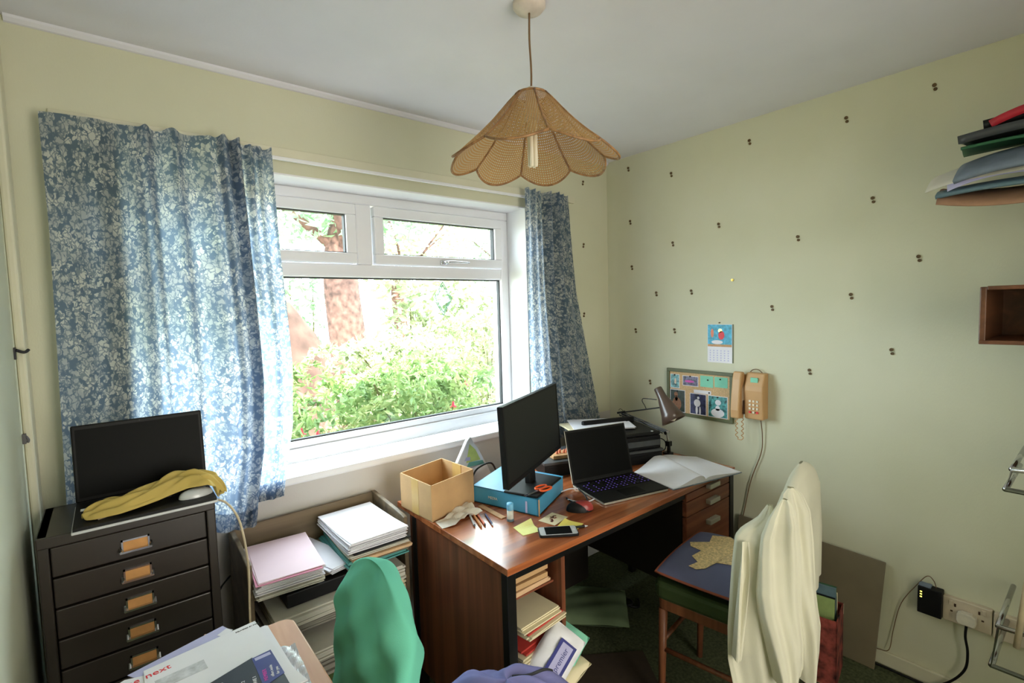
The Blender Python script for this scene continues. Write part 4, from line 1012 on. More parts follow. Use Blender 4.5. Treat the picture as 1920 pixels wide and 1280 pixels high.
link('block', G().box((.055, .03, .798), (.15, .11, .815), rm), M['tan'], t, bevel=.003)
for k in range(4): link('peg', G().cyl(rm @ Vector((.085+.018*k, .06+.01*(k % 2), .815)), rm @ Vector((.087+.018*k, .06+.01*(k % 2), .832)), .007, .005, 10), M['coral'], t)
# open book
def page(side):
    a = (-.282, -.560), (-.430, -.880); b = (-.562, -.600), (-.612, -.838); c_ = (-.150, -.668), (-.213, -.925)
    e = b if side < 0 else c_
    def f(u, v):
        s = Vector(a[0]).lerp(Vector(a[1]), v); q = Vector(e[0]).lerp(Vector(e[1]), v); p = s.lerp(q, u)
        hump = .026*math.sin(math.pi*min(1, u*1.15)**.6)*(1-u)**.6 if side < 0 else .012*math.sin(math.pi*u**.6)*(1-u)
        return (p.x, p.y, DZ+.006+.006*(1-u)+hump)
    return f
bk = thing('open_book', 'large open white notebook at the right end of the desk', 'book', (-.38, -.74, DZ))
for s_ in (-1, 1):
    f = page(s_)
    link('page_block', G().grid(f, 20, 10).grid(lambda u, v: (f(u, v)[0], f(u, v)[1], DZ+.003), 20, 10).grid(lambda u, v: (f(u, 1)[0], f(u, 1)[1], DZ+.003+(f(u, 1)[2]-DZ-.003)*v), 20, 2).grid(lambda u, v: (f(u, 0)[0], f(u, 0)[1], DZ+.003+(f(u, 0)[2]-DZ-.003)*v), 20, 2).grid(lambda u, v: (f(1, u)[0], f(1, u)[1], DZ+.003+(f(1, u)[2]-DZ-.003)*v), 10, 2), M['paper'], bk, smooth=False)
link('cover', G().prism([(-.565, -.598), (-.616, -.842), (-.430, -.886), (-.210, -.930), (-.146, -.666), (-.280, -.556)], DZ+.0005, DZ+.003), M['bluegrey'], bk)
# desk lamp
dl = thing('desk_lamp', 'black-armed desk lamp with a brown cone shade at the back corner of the desk', 'lamp', (-.2, -.54, DZ))
link('clamp', G().box((-.215, -.560, DZ+.0005), (-.180, -.520, DZ+.012)).cyl((-.198, -.545, DZ+.01), (-.198, -.545, .80), .010, .008, 12).box((-.210, -.556, .775), (-.186, -.532, .80)), M['blackmetal'], dl)
J0 = Vector((-.198, -.535, .842)); EL = Vector((-.198, -.238, .902)); J2 = Vector((-.198, -.500, .968)); 
link('bracket', G().cyl((-.198, -.545, .80), J0, .007, None, 10).cyl(J0-Vector((.014, 0, 0)), J0+Vector((.014, 0, 0)), .009, None, 12), M['chrome'], dl)
g = G()
for dx in (-.010, .010):
    g.cyl(J0+Vector((dx, 0, .006)), EL+Vector((dx, 0, .004)), .0032, None, 8)
    g.cyl(J0+Vector((dx, .02, -.004)), EL+Vector((dx, 0, -.010)), .0032, None, 8)
link('lower_arm', g, M['blackmetal'], dl)
link('upper_arm', G().cyl(EL, J2, .0036, None, 8).cyl(EL+Vector((0, .02, -.004)), EL+Vector((0, -.03, .01)), .006, None, 8), M['blackmetal'], dl)
link('spring', G().tube([EL+Vector((0, .012, .012)), EL+Vector((0, .0, .022)), EL+Vector((0, -.02, .012)), EL+Vector((0, -.03, -.008)), EL+Vector((0, -.01, -.03)), EL+Vector((0, .005, -.015))], .0014, 6, 5), M['blackmetal'], dl)
link('flex', G().tube([(-.198, -.41, .946), (-.198, -.40, .965), (-.198, -.385, .985), (-.198, -.39, 1.0), (-.198, -.42, 1.003), (-.198, -.475, 1.005)], .0022, 8, 6), M['blackmetal'], dl, smooth=True)
T0 = Vector((-.20, -.482, 1.068)); T1 = Vector((-.20, -.578, .912)); ax = (T1-T0); Lx_ = ax.length; q = ax.to_track_quat('Z', 'Y').to_matrix().to_4x4()
smx = Matrix.Translation(T0) @ q
link('shade', G().lathe([(0, 0), (.018, 0), (.021, .004), (.023, Lx_*.28), (.030, Lx_*.40), (.048, Lx_*.78), (.064, Lx_), (.062, Lx_), (.045, Lx_*.78), (.026, Lx_*.40), (.0, Lx_*.35)], 32, smx), M['brownlamp'], dl, smooth=True)
link('bulb', G().lathe([(.012, Lx_*.4), (.014, Lx_*.6), (.026, Lx_*.82), (.020, Lx_*.96), (0, Lx_*1.02)], 20, smx), M['bulb'], dl, smooth=True)
o = link('cable', G().tube([(-.24, -.46, DZ+.004), (-.2, -.52, DZ+.02), (-.17, -.50, .79), (-.2, -.46, .80), (-.24, -.44, .76), (-.27, -.47, DZ+.004)], .0025, 8, 6), M['black'], None, smooth=True)
tag(o, 'tangle of black cable at the foot of the desk lamp', 'cable')

# ---------------------------------------------------------------- right wall: board, photos, telephone, calendar
WX = Matrix(((0, 0, -1, 0), (-1, 0, 0, 0), (0, 1, 0, 0), (0, 0, 0, 1)))    # (a,b,c): a runs right along wall (-y), b up, c out into the room
by0, by1, bz0, bz1 = .414, .787, .896, 1.149
pb = thing('pin_board', 'cork pin board in an olive green frame on the right wall', 'pin board', (-.01, -.6, bz0))
g = G(); fw = .017
g.box((by0, bz0, 0), (by1, bz0+fw, .016), WX).box((by0, bz1-fw, 0), (by1, bz1, .016), WX).box((by0, bz0+fw, 0), (by0+fw, bz1-fw, .016), WX).box((by1-fw, bz0+fw, 0), (by1, bz1-fw, .016), WX)
link('frame', g, M['frame_green'], pb, bevel=.002)
link('cork_sheet', G().box((by0+fw, bz0+fw, 0), (by1-fw, bz1-fw, .010), WX), M['cork'], pb)
def pin(u0, u1, v0, v1, m, label, cat='photograph', blobs=(), bm='skin', border=True, pinpos=(.5, .06), c0=.0105):
    a0, a1 = by0+(by1-by0)*u0, by0+(by1-by0)*u1; z1, z0 = bz1-(bz1-bz0)*v0, bz1-(bz1-bz0)*v1
    t = thing('pinned_photograph' if cat == 'photograph' else 'pinned_note', label, cat, (-c0, -(a0+a1)/2, z0))
    b_ = .003 if border else 0
    link('print_border' if border else 'paper', G().box((a0, z0, c0), (a1, z1, c0+.0006), WX), M['paper'] if border else m, t)
    if border: link('picture', G().box((a0+b_, z0+b_, c0+.0006), (a1-b_, z1-b_, c0+.0009), WX), m, t)
    for (x, y, rx, ry) in blobs:
        n = 16; link('printed_figure', G().prism([(a0+(a1-a0)*(x+rx*math.cos(k*6.283/n)), z0+(z1-z0)*(y+ry*math.sin(k*6.283/n))) for k in range(n)], c0+.0009, c0+.0011, WX), M[bm], t)
    pc = (a0+(a1-a0)*pinpos[0], z1-(z1-z0)*pinpos[1])
    link('drawing_pin', G().lathe([(0, .006), (.003, .005), (.004, .001), (0, 0)], 12, WX @ Matrix.Translation((pc[0], pc[1], c0+.001))), M['blackmetal'], t, smooth=True)
pin(.055, .205, .12, .42, M['photo_sea'], 'seaside snapshot pinned at the top left of the cork board', blobs=[(.55, .5, .12, .22)], bm='skin')
pin(.255, .50, .13, .345, M['photo_mauve'], 'dim mauve landscape photo second along the top of the cork board', blobs=[(.45, .45, .3, .12)], bm='magenta')
pin(.53, .72, .10, .33, M['mint'], 'mint green note in the middle of the board top row', 'note', border=False, pinpos=(.6, .35), c0=.0105)
pin(.74, .925, .10, .31, M['mint'], 'mint green note at the top right of the cork board', 'note', border=False, pinpos=(.45, .2), c0=.0105)
pin(.43, .69, .405, .475, M['paper'], 'narrow white strip of paper pinned between the two photo rows', 'note', border=False, pinpos=(.9, .5), c0=.0105)
pin(.05, .295, .45, .93, M['photo_dark'], 'dark portrait photo of a seated person behind the lamp shade', blobs=[(.40, .78, .13, .11), (.45, .36, .30, .30), (.42, .60, .10, .12)], bm='skind')
pin(.37, .62, .485, .925, M['photo_navy'], 'photo of a pale standing figure on navy ground', blobs=[(.52, .80, .07, .06), (.45, .55, .2, .18), (.42, .22, .07, .2), (.62, .2, .05, .2)], bm='paper')
pin(.645, .925, .485, .925, M['photo_teal'], 'teal-toned portrait photo at the lower right of the cork board', blobs=[(.52, .70, .15, .13), (.50, .44, .12, .12), (.5, .22, .34, .20)], bm='paper')
# telephone
tl = thing('wall_telephone', 'beige push-button wall telephone right of the pin board', 'telephone', (-.03, -.88, .93))
def wedge(a0, a1, z0, z1, prof, m, nm, bev=.006):
    """prof: list of (z fraction, depth)"""
    pts = [(0, z0)]+[(0, z1)]
    poly = [(.0, z0)]+[(d_, z0+(z1-z0)*f) for f, d_ in prof]+[(.0, z1)]
    mt = Matrix(((-1, 0, 0, 0), (0, 0, -1, 0), (0, 1, 0, 0), (0, 0, 0, 1)))  # (depth, z, along)
    g = G().prism(poly, a0, a1, mt)
    return link(nm, g, m, tl, bevel=bev)
wedge(.864, .952, .945, 1.163, [(0, .055), (.62, .060), (.72, .058), (1, .035)], M['phone'], 'body')
wedge(.832, .864, .965, 1.150, [(0, .022), (1, .022)], M['phone'], 'cradle', .003)
hs = G(); 
hp = [(-.085, -.842, 1.150), (-.072, -.836, 1.115), (-.066, -.832, 1.05), (-.072, -.824, .985), (-.090, -.818, .955)]
def hset(u, v):
    prof = [(1.160, .062), (1.12, .048), (1.06, .046), (1.0, .052), (.965, .070), (.940, .066)]
    return None
mt = Matrix(((-1, 0, 0, 0), (0, 0, -1, 0), (0, 1, 0, 0), (0, 0, 0, 1)))
poly = [(.030, 1.125), (.034, 1.165), (.062, 1.168), (.074, 1.130), (.084, 1.06), (.092, .985), (.090, .945), (.040, .940), (.034, .985), (.058, 1.01), (.056, 1.09)]
link('handset', G().prism(poly, .812, .856, mt), M['phone'], tl, bevel=.007)
link('recess', G().box((.858, .965, .045), (.866, 1.03, .0585), WX), M['phoned'], tl)
for r_ in range(4):
    for q_ in range(3):
        y_ = .888+q_*.017; z_ = .975+r_*.0175
        link('key', G().box((y_, z_, .0575), (y_+.009, z_+.009, .0615), WX), M['redprint'] if r_ == 0 and q_ != 1 else M['ivory'], tl)
link('number_card', G().box((.892, 1.120, .045), (.925, 1.142, .0535), WX), M['mint'], tl)
link('coiled_cord', G().tube([(-.045-.005*math.cos(k*.9), -(.822 if k < 34 else .850)-.0045*math.sin(k*.9)+(0 if k < 30 or k > 38 else -(k-30)*.0035 if k < 34 else 0), .940-.0032*k if k < 34 else .835+.0032*(k-34)) for k in range(68)], .0022, 6, 3), M['phone'], tl, smooth=True)
link('line_cord', G().tube([(-.02, -.925, .945), (-.012, -.930, .86), (-.010, -.923, .776), (-.01, -.876, .634), (-.01, -.842, .464), (-.012, -.818, .347), (-.02, -.80, .1)], .0024, 8, 6), M['cablebrown'], tl, smooth=True)
link('top_loop', G().tube([(-.012, -.87, 1.160), (-.014, -.885, 1.175), (-.016, -.91, 1.178), (-.014, -.93, 1.163)], .002, 8, 5), M['cablebrown'], tl, smooth=True)
# calendar
cl = thing('wall_calendar', 'small wall calendar with a blue seaside picture above the pin board', 'calendar', (-.004, -.71, 1.19))
link('backing', G().box((.648, 1.196, .001), (.778, 1.390, .003), WX), M['paper'], cl)
link('picture', G().box((.650, 1.277, .003), (.776, 1.388, .0034), WX), M['blueprint'], cl)
def blob(nm, cx, cz, rx, rz, m, c0=.0034):
    link(nm, G().prism([(cx+rx*math.cos(k*.3927), cz+rz*math.sin(k*.3927)) for k in range(16)], c0, c0+.0003, WX), m, cl)
blob('printed_figure', .722, 1.335, .016, .022, M['redprint']); blob('printed_figure', .716, 1.358, .010, .010, M['brass']); blob('printed_figure', .674, 1.345, .008, .022, M['coral']); blob('printed_figure', .700, 1.300, .030, .010, M['paper'])
link('picture_sand', G().box((.650, 1.277, .0034), (.776, 1.289, .0036), WX), M['tan'], cl)
g = G()
for r_ in range(5):
    for q_ in range(6): g.box((.660+q_*.019, 1.206+r_*.012, .003), (.666+q_*.019, 1.211+r_*.012, .0033), WX)
link('date_grid', g, M['lav'], cl)
link('nail', G().cyl((-.0, -.713, 1.398), (-.010, -.713, 1.398), .003, None, 8), M['plug_brown'], cl)
link('margin_strip', G().box((.778, 1.198, .001), (.784, 1.390, .002), WX), M['frame_green'], cl)
# wall plugs
def plug_proto():
    t = thing('wall_plug', 'brown rawl plug', 'wall plug', (0, -.5, 1.5), group='empty wall plugs in the two pale green walls')
    link('plug', G().cyl((.004, -.5, 1.507), (-.004, -.5, 1.507), .0066, .007, 8).cyl((.004, -.503, 1.492), (-.004, -.503, 1.492), .0062, .006, 8), M['plug_brown'], t)
    return t
plugs = [(-0.441, 2.187), (-0.858, 2.244), (-1.252, 2.227), (-1.53, 2.258), (-0.707, 1.881), (-0.17, 1.976), (-0.448, 1.82), (-1.073, 1.772), (-1.348, 1.888), (-1.497, 1.644), (-0.178, 1.715), (-0.342, 1.557), (-0.556, 1.558), (-0.965, 1.467), (-1.279, 1.51), (-0.2, 1.35), (-0.455, 1.353), (-1.42, 1.288), (-1.126, 1.184), (-0.161, 2.279), (-.295, 1.057)]
pp = plug_proto()
def setplug(i, loc, rz=0, label=''):
    if i == 0: o = pp
    else:
        o = pp.copy(); COL.objects.link(o)
        for chd in pp.children:
            c_ = chd.copy(); COL.objects.link(c_); c_.parent = o
    o.location = loc; o.rotation_euler = (0, 0, rz); o['label'] = label; return o
PL = ['over the desk lamp near the ceiling', 'high up, level with the pendant shade top', 'high on the wall above the middle', 'highest and nearest the papers on the wall rack', 'upper left of the brass plug', 'second down beside the room corner', 'upper of the pair left of the brass plug', 'mid-wall right of the brass plug', 'left of the rack papers', 'below the papers on the wall rack', 'third down beside the room corner', 'left of a near twin, upper left of the calendar', 'between the brass plug and its near twin', 'right of the calendar at its top', 'left of the wooden wall cube', 'fifth down beside the room corner', 'just left of the calendar', 'lowest on the bare wall, below the wooden cube height', 'just above the telephone on its right', 'topmost beside the room corner', 'just above the desk lamp shade']
for i, (y, z) in enumerate(plugs): setplug(i, (0, y, z), 0, 'wall plug in the right wall, '+PL[i])
for i, (x, z, lb) in enumerate([(-.21, 2.207, 'uppermost, under the pendant shade'), (-.215, 1.851, 'middle one'), (-.221, 1.45, 'lowest, at the curtain edge')]):
    setplug(99, (x, 0, z), R(-90), 'dark wall plug beside the right curtain, '+lb)
o = link('brass_wall_plug', G().cyl((.002, -.778, 1.607), (-.006, -.778, 1.607), .007, .006, 12).cyl((-.006, -.778, 1.607), (-.010, -.778, 1.607), .003, .002, 8), M['brass'], None); tag(o, 'single shiny brass plug fixed in the right wall above the calendar', 'wall plug')

# sockets, adaptor, plug
for (y0_, y1_, z0_, lab) in ((1.600, 1.734, .290, 'double socket with the white plug, low on the right wall'), (1.738, 1.872, .286, 'double socket nearest the camera, partly behind the chrome rack')):
    s = thing('wall_socket', lab, 'socket', (-.005, -(y0_+y1_)/2, z0_))
    link('back_box', G().box((y0_, z0_, 0), (y1_, z0_+.092, .022), WX), M['socket'], s, bevel=.003)
    for k in range(2):
        yc = y0_+.035+k*.066
        link('pin_holes', G().box((yc-.003, z0_+.062, .0218), (yc+.003, z0_+.074, .0226), WX).box((yc-.013, z0_+.040, .0218), (yc-.006, z0_+.046, .0226), WX).box((yc+.006, z0_+.040, .0218), (yc+.013, z0_+.046, .0226), WX), M['phoned'], s)
        link('switch', G().box((yc-.005+.02*(1 if k else -1)*.6, z0_+.066, .022), (yc+.005+.02*(1 if k else -1)*.6, z0_+.082, .026), WX), M['socket'], s, bevel=.001)
ad = thing('power_adaptor', 'black adaptor with small yellow lights left of the white socket', 'adaptor', (-.03, -1.56, .29))
link('housing', G().box((1.528, .292, 0), (1.600, .396, .040), WX), M['black'], ad, bevel=.003)
link('top_cap', G().box((1.530, .396, .006), (1.566, .402, .034), WX), M['bluegrey'], ad)
for k in range(3): link('status_light', G().box((1.536, .375-.010*k, .0402), (1.542, .379-.010*k, .0408), WX), M['ledgreen'], ad)
wp = thing('power_plug', 'white plug with a black lead in the double socket', 'plug', (-.04, -1.67, .30))
link('plug_body', G().prism([(1.648, .306), (1.692, .306), (1.697, .318), (1.697, .342), (1.685, .350), (1.655, .350), (1.643, .342), (1.643, .318)], .0228, .050, WX), M['ivory'], wp, bevel=.004)
link('lead', G().tube([(-.036, -1.670, .308), (-.037, -1.668, .26), (-.032, -1.675, .20), (-.030, -1.668, .13), (-.03, -1.627, .06), (-.03, -1.57, .012), (-.035, -1.50, .008), (-.036, -1.41, .008), (-.055, -1.28, .008), (-.06, -1.1, .008), (-.04, -.9, .008)], .0042, 8, 6), M['black'], wp, smooth=True)
o = link('cable', G().tube([(-.02, -1.580, .400), (-.02, -1.572, .424), (-.016, -1.553, .434), (-.012, -1.525, .392), (-.010, -1.473, .288), (-.010, -1.449, .165), (-.018, -1.439, .081), (-.020, -1.41, .066), (-.02, -1.38, .064)], .0016, 6, 6), M['cablebrown'], None, smooth=True)
tag(o, 'thin brown wire running from the black adaptor down to the skirting', 'wire')

# leaning hardboard panel
lb = Matrix.Rotation(R(0), 4, 'Y')
g = G(); g.add([(-.075, -.82, .002), (-.075, -1.404, .002), (-.020, -1.422, .436), (-.020, -.82, .448), (-.069, -.82, .002), (-.069, -1.404, .002), (-.014, -1.422, .436), (-.014, -.82, .448)], [(0, 3, 2, 1), (4, 5, 6, 7), (0, 1, 5, 4), (1, 2, 6, 5), (2, 3, 7, 6), (3, 0, 4, 7)])
o = link('hardboard_panel', g, M['mdf'], None, bevel=.002); tag(o, 'grey-brown hardboard sheet leaning against the right wall behind the chair', 'board')

# carrier bag box with folders
cb = thing('storage_box', 'red printed box of folders on the floor behind the shirt-draped chair', 'box', (-.22, -1.2, 0))
q0 = rotm(-.145, -1.315, 0, R(100))
for (a, b) in (((0, 0), (.26, 0)), ((.26, 0), (.26, .16)), ((.26, .16), (0, .16)), ((0, .16), (0, 0))):
    p0 = q0 @ Vector((*a, 0)); p1 = q0 @ Vector((*b, 0))
    slab((p0.x, p0.y), (p1.x, p1.y), .002, .27, .004, M['basketred'], 'side', cb)
link('bottom', G().box((0, 0, .002), (.26, .16, .006), q0), M['card'], cb)
link('rim_band', G().box((-.001, -.001, .225), (.261, .0, .268), q0), M['creampaper'], cb)
cols = [('creampaper', 'cream folder'), ('greyp', 'grey folder'), ('bottlegreen', 'dark green folder'), ('slate', 'slate blue folder'), ('black', 'black folder'), ('limegreen', 'pale lime folder')]
for k, (m, lab) in enumerate(cols):
    mt = q0 @ Matrix.Translation((.015+.04*k*0, .012+.024*k, .012)) @ Matrix.Rotation(R(-6+2*k), 4, 'X')
    o = link('folder', G().box((0, 0, 0), (.235, .010, .320+.035*(k in (2, 3))), mt), M[m], None, bevel=.001); tag(o, lab+' in the red printed box', 'folder', 'folders in the red printed box')

# under the desk
o = link('cushion', pillow(.30, .42, .06, rotm(-.655, -.36, .032, R(42))), M['sage'], None, smooth=True); tag(o, 'flat sage green canvas cushion on the floor under the desk', 'cushion')
o = link('cable', G().tube([(-.50, -.45, .006), (-.46, -.50, .02), (-.42, -.46, .008), (-.45, -.41, .012), (-.49, -.44, .02), (-.44, -.52, .006), (-.38, -.48, .006)], .006, 8, 6), M['black'], None, smooth=True); tag(o, 'knot of black cable on the carpet under the desk', 'cable')
o = link('doormat', G().prism(quad(-.98, -.72, .5, .34, R(-35)), .001, .006), mat('dark_brown_mat', (58, 46, 32), .95), None); tag(o, 'flat brown mat on the carpet in front of the pigeon holes', 'mat')

# ---------------------------------------------------------------- chair with cushion and shirt
ca = R(8.5); C1 = Vector((math.cos(ca), math.sin(ca), 0)); C2 = Vector((math.sin(ca), -math.cos(ca), 0)); CO = Vector((-.908, -.938, 0))
cm = Matrix(((C1.x, -C2.x, 0, CO.x), (C1.y, -C2.y, 0, CO.y), (0, 0, 1, 0), (0, 0, 0, 1)))      # x to the right, y forward, seat goes to y = -.42
hc = thing('wooden_chair', 'wooden chair with an olive seat at the desk, hidden behind the shirt', 'chair', (-.6, -1.08, 0))
link('seat_pad', G().prism(rounded(0, -.42, .42, 0, .04), .435, .498, cm), M['olive'], hc, bevel=.015)
link('seat_frame', G().prism(rounded(.012, -.41, .408, -.012, .03), .395, .435, cm), M['chairwood'], hc, bevel=.004)
for x, y in ((.03, -.03), (.39, -.03)): link('leg', G().cyl(cm @ Vector((x, y, .39)), cm @ Vector((x, y+.01, 0)), .016, .012, 12), M['chairwood'], hc, smooth=True)
for x in (.03, .39): link('leg', G().tube([cm @ Vector((x, -.43, 0)), cm @ Vector((x, -.40, .42)), cm @ Vector((x+(.035 if x < .1 else -.035), -.43, .83))], .014, 10), M['chairwood'], hc, smooth=True)
for z, (xa, ya, xb, yb_) in ((.235, (.03, -.03, .03, -.40)), (.10, (.03, -.03, .03, -.42)), (.235, (.39, -.03, .39, -.40)), (.27, (.03, -.03, .39, -.03)), (.18, (.03, -.40, .39, -.40))):
    link('stretcher', G().cyl(cm @ Vector((xa, ya, z)), cm @ Vector((xb, yb_, z)), .009, None, 10), M['chairwood'], hc, smooth=True)
g = G(); g.tube([cm @ Vector((.06, -.43, .83)), cm @ Vector((.21, -.436, .895)), cm @ Vector((.36, -.43, .83))], .012, 10, 6); g.tube([cm @ Vector((.05, -.42, .70)), cm @ Vector((.21, -.435, .71)), cm @ Vector((.37, -.42, .70))], .012, 10, 6)
link('back_rail', g, M['chairwood'], hc, smooth=True)
# cushion
def cush(sgn):
    def f(u, v):
        a, b = (u-.5)*2, (v-.5)*2; k = max(0, (1-a**4)*(1-b**4))**.5
        return cm @ Vector((.215+a*.215*(1-.05*b*b), -.20+b*.20*(1-.05*a*a), .530+sgn*.030*k+.004*k*math.sin(6*a+3*b)))
    return f
cu = thing('seat_cushion', 'slate blue seat cushion with a cream patchwork star on the wooden chair', 'cushion', (-.64, -1.05, .50))
link('cover', G().grid(cush(1), 30, 30).grid(cush(-1), 30, 30), M['blue_cush'], cu, smooth=True)
edge = [cush(1)(i/16, 0) for i in range(16)]+[cush(1)(1, i/16) for i in range(16)]+[cush(1)(1-i/16, 1) for i in range(16)]+[cush(1)(0, 1-i/16) for i in range(16)]
link('edge_piping', G().tube(edge, .0045, 6, 1, closed=True), M['piping'], cu, smooth=True)
star = [(.15, .66), (.20, .60), (.36, .56), (.40, .44), (.34, .36), (.45, .32), (.40, .16), (.46, .10), (.58, .16), (.66, .28), (.86, .24), (.92, .42), (.84, .52), (.96, .66), (.86, .80), (.70, .76), (.62, .92), (.50, .86), (.46, .74), (.34, .78), (.28, .70), (.17, .74)]
top = cush(1); pts = []; 
cxs, czs = .60, .50
g = G(); n = len(star); K = 8
vs = [Vector(top(cxs, czs))+Vector((0, 0, .0022))]
for k in range(1, K+1):
    for (a, b) in star:
        u_, v_ = cxs+(a-cxs)*k/K, czs+(b-czs)*k/K; vs.append(Vector(top(u_, v_))+Vector((0, 0, .0022)))
fs = [(0, 1+i, 1+(i+1) % n) for i in range(n)]
for k in range(K-1):
    fs += [(1+k*n+i, 1+(k+1)*n+i, 1+(k+1)*n+(i+1) % n, 1+k*n+(i+1) % n) for i in range(n)]
g.add(vs, fs); link('star_patch', g, M['flower_cush'], cu, smooth=True)
# shirt over the chair back
shp = thing('shirt', 'cream cotton shirt hung over the back of the wooden chair', 'shirt', (-.6, -1.3, .2))
SC = cm @ Vector((.21, -.432, 0))
def body(u, v):
    a = u*2*math.pi
    z = .965-.45*v
    A_ = interp([(0, .02), (.04, .10), (.10, .17), (.20, .21), (1, .225)], v)
    Bf = interp([(0, .004), (.06, .020), (.2, .036), (.6, .045), (1, .045)], v)      # toward the seat
    Bb = interp([(0, .004), (.06, .022), (.2, .034), (.6, .040), (1, .036)], v)      # away from the seat
    c_, s = math.cos(a), math.sin(a)
    fold = 1+(.05+.10*v)*math.sin(9*a+1.2*math.sin(2.5*v+a))*min(1, v*4)
    ex = math.copysign(abs(c_)**.75, c_)*A_; ey = (Bf if s > 0 else Bb)*math.copysign(abs(s)**.8, s)*fold
    zz = z-.07*(ex/.25)**2*(1-v)**2
    p = SC+C1*ex-C2*ey
    return (p.x, p.y, zz)
link('shirt_body', G().grid(body, 140, 50), M['shirt'], shp, smooth=True)
NR = Vector((-.871, -1.369, 0)); RV = Vector((.776, -.631, 0)); TV = Vector((-.631, -.776, 0))
def hang(nm, left, right, zt, zb, d0, th, ph, nf=5, m=None, amp=.26):
    """a limp tube of cloth; left/right are tables of sideways positions (m) down its length"""
    def f(u, v):
        a = u*2*math.pi; L = interp(left, v); Rr = interp(right, v); c0 = (L+Rr)/2; hw = (Rr-L)/2
        t_ = min(1, v*6+.25)
        fr = 1+amp*math.sin(nf*a+ph+2.2*math.sin(1.7*v+ph))+.07*math.sin(11*a+6*v)
        dep = d0+th*t_*math.sin(a)*fr+.010*math.sin(a*2+ph+v*3)*t_
        lat = c0+hw*math.cos(a)*(1+.03*math.sin(7*a+5*v))
        z = zt+(zb-zt)*v+.006*math.sin(2*a+ph)*v
        p = NR+RV*lat+TV*dep
        return (p.x, p.y, z)
    return link(nm, G().grid(f, 110, 70), m or M['shirt'], shp, smooth=True)
k_ = .00162
def T_(rows): return [(v, (px_-1466)*k_) for v, px_ in rows]
hang('front_sleeve', T_([(0, 1458), (.03, 1449), (.1, 1434), (.2, 1420), (.3, 1416), (.5, 1412), (.62, 1416), (.8, 1430), (1, 1446)]), T_([(0, 1466), (.03, 1474), (.1, 1480), (.3, 1488), (.6, 1492), (.8, 1500), (.93, 1500), (1, 1494)]), .925, .375, .030, .030, .4)
hang('rear_sleeve', T_([(0, 1484), (.03, 1474), (.2, 1464), (.5, 1466), (.8, 1482), (1, 1490)]), T_([(0, 1496), (.03, 1510), (.12, 1524), (.3, 1533), (.55, 1541), (.68, 1548), (.74, 1551), (.88, 1547), (1, 1540)]), .940, .355, -.020, .034, 2.1)
hang('front_panel', T_([(0, 1446), (.06, 1430), (.11, 1400), (.15, 1388), (.3, 1382), (.6, 1374), (.75, 1374), (1, 1392)]), T_([(0, 1456), (.06, 1462), (.2, 1466), (.6, 1460), (1, 1470)]), .890, .255, -.015, .022, 4.0, 4)
hang('button_placket', T_([(0, 1392), (.3, 1386), (1, 1376)]), T_([(0, 1404), (.3, 1404), (1, 1394)]), .790, .430, .008, .004, 1.0, 2)
def collar(u, v):
    a = -.95+1.9*u; q = .012*math.sin(v*math.pi)+.004*math.sin(u*40)
    b = body((a+math.pi)/(2*math.pi) % 1, .13+.17*v+.03*math.sin(u*5))
    p = Vector(b)-C1*(.006+q)*math.cos(a)
    return (p.x, p.y, p.z)
link('collar', G().grid(collar, 60, 14), M['shirt'], shp, smooth=True, thick=.003)

# ---------------------------------------------------------------- shelving at the right edge of the view
rk_ = thing('wall_rack', 'tubular metal wall rack at the right edge of the view', 'rack', (-.17, -2.25, .40))
g = G()
for y in (-1.90, -2.62):
    g.tube([(-.01, y, .30), (-.01, y, 2.0)], .011, 10, 0)
    for z in (1.33, 1.735): g.tube([(-.01, y, z), (-.33, y, z)], .008, 8, 0)
link('upright_frame', g, M['alu'], rk_, smooth=True)
link('shelf', G().box((-.35, -2.66, 1.738), (-.01, -1.86, 1.752)), M['tan'], rk_, bevel=.002)
link('shelf', G().box((-.35, -2.66, 1.337), (-.01, -1.86, 1.350)), M['darkwood'], rk_, bevel=.002)
def cframe(z0, z1, y0_):
    g = G(); g.tube([(-.35, y0_-.3, z0), (-.35, y0_, z0), (-.35, y0_-.012, z1), (-.35, y0_-.3, z1+.02)], .0075, 10, 0)
    g.tube([(-.35, y0_, z0), (-.02, y0_, z0)], .0075, 10, 0); g.tube([(-.35, y0_-.012, z1), (-.02, y0_-.012, z1)], .0075, 10, 0)
    return g
link('lower_basket_rim', cframe(.365, .495, -1.772), M['chrome'], rk_, smooth=True)
link('upper_basket_rim', cframe(.922, .985, -1.788), M['chrome'], rk_, smooth=True)
link('cream_pole', G().cyl((-.36, -1.825, .455), (-.36, -1.845, .70), .008, .008, 10), M['cablecream'], rk_, smooth=True)
wc = thing('wooden_wall_cube', 'dark brown open wooden cube at the right edge above eye level', 'shelf cube', (-.17, -1.85, 1.355))
link('side_panel', G().box((-.35, -1.733, 1.362), (-.02, -1.717, 1.524)), M['darkwood'], wc, bevel=.003)
link('bottom_panel', G().box((-.35, -2.05, 1.352), (-.02, -1.717, 1.364)), M['darkwood'], wc, bevel=.002)
link('top_panel', G().box((-.35, -2.05, 1.514), (-.02, -1.733, 1.526)), M['darkwood'], wc, bevel=.002)
link('back_panel', G().box((-.03, -2.05, 1.364), (-.02, -1.733, 1.514)), M['darkwood'], wc)
link('side_panel', G().box((-.35, -2.05, 1.362), (-.02, -2.036, 1.524)), M['darkwood'], wc, bevel=.003)
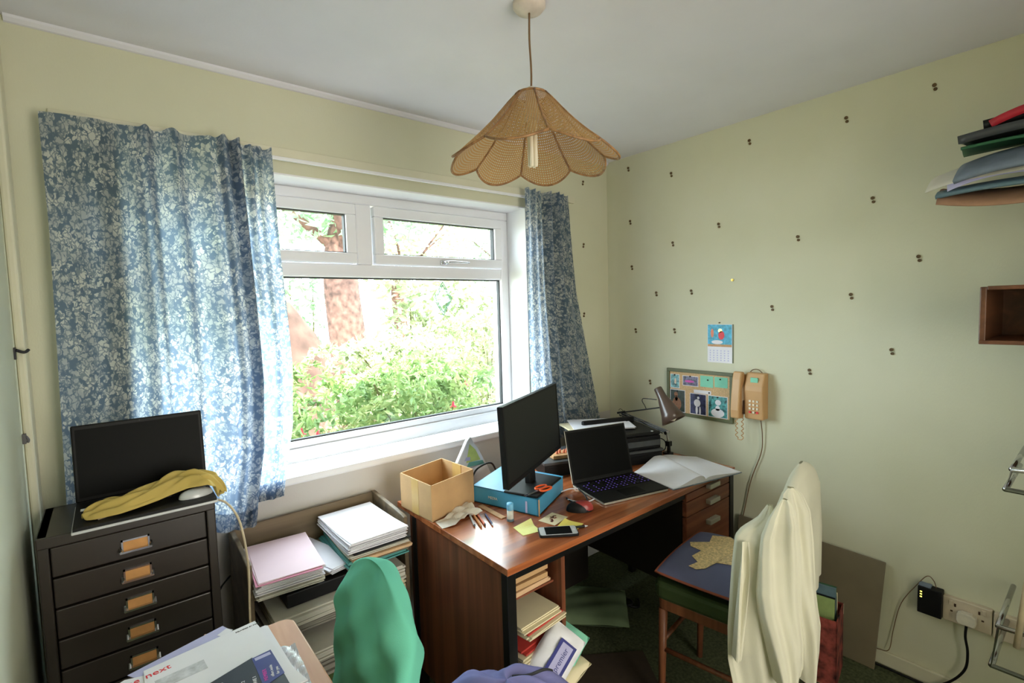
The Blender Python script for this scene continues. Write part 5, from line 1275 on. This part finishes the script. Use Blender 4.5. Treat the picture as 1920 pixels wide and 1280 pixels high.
# sheaf of folders and papers hanging over the shelf end
def wob(p0, w_, d_, z, th, m, nm, lab, cat, yaw, curl, droop=0, grp='folders and papers piled on the wall rack shelf'):
    mt = rotm(p0[0], p0[1], z, yaw)
    def f(u, v): return mt @ Vector(((v-.5)*w_, -u*d_, -curl*(1-min(1, u*2.6))**2*1.0+.003*math.sin(v*7)-droop*(1-v)**2.2))
    g = G().grid(f, 18, 10); o = link(nm, g, m, None, smooth=True, thick=th); tag(o, lab, cat, grp)
wob((-.24, -1.600, 0), .30, .46, 1.842, .004, M['tanpaper'], 'folder', 'brown card folder drooping lowest in the pile on the wall rack', 'folder', R(6), -.025, .085)
wob((-.24, -1.600, 0), .24, .40, 1.856, .010, M['slate'], 'folder', 'slate blue folder just above the brown one on the wall rack', 'folder', R(4), .01, .04)
wob((-.25, -1.585, 0), .16, .34, 1.925, .0015, M['paper2'], 'paper_sheet', 'grey-white sheet sticking out farthest from the pile on the wall rack', 'paper', R(-6), .02, .075)
wob((-.27, -1.618, 0), .18, .34, 1.930, .002, M['lav'], 'paper_sheet', 'pale blue sheet hanging beside the grey-white one on the wall rack', 'paper', R(12), .03, .08)
wob((-.255, -1.660, 0), .25, .36, 1.950, .012, M['bluegrey'], 'folder', 'wide grey-blue wallet drooping in the middle of the pile on the wall rack', 'folder', R(-3), .02, .09)
wob((-.24, -1.650, 0), .22, .34, 1.968, .008, M['bottlegreen'], 'folder', 'dark green folder near the top of the pile on the wall rack', 'folder', R(7), .006, .02)
wob((-.22, -1.665, 0), .24, .35, 1.988, .024, M['darkgrey'], 'folder', 'thick dark grey folder below the black one on the wall rack', 'folder', R(-5), .006, .01)
wob((-.23, -1.705, 0), .22, .33, 2.018, .024, M['black'], 'folder', 'black folder just beneath the red one on the wall rack', 'folder', R(3), .006, .01)
wob((-.24, -1.735, 0), .22, .32, 2.052, .022, M['crimson'], 'folder', 'red folder on top of the pile on the wall rack', 'folder', R(-4), .025, .03)
o = link('folder_bundle', G().box((-.33, -2.30, 1.753), (-.06, -1.88, 1.79)), M['paper2'], None, bevel=.003); tag(o, 'block of papers carrying the pile at the shelf end', 'papers')

for ob in bpy.data.objects:
    if '_at' in ob.keys(): del ob['_at']
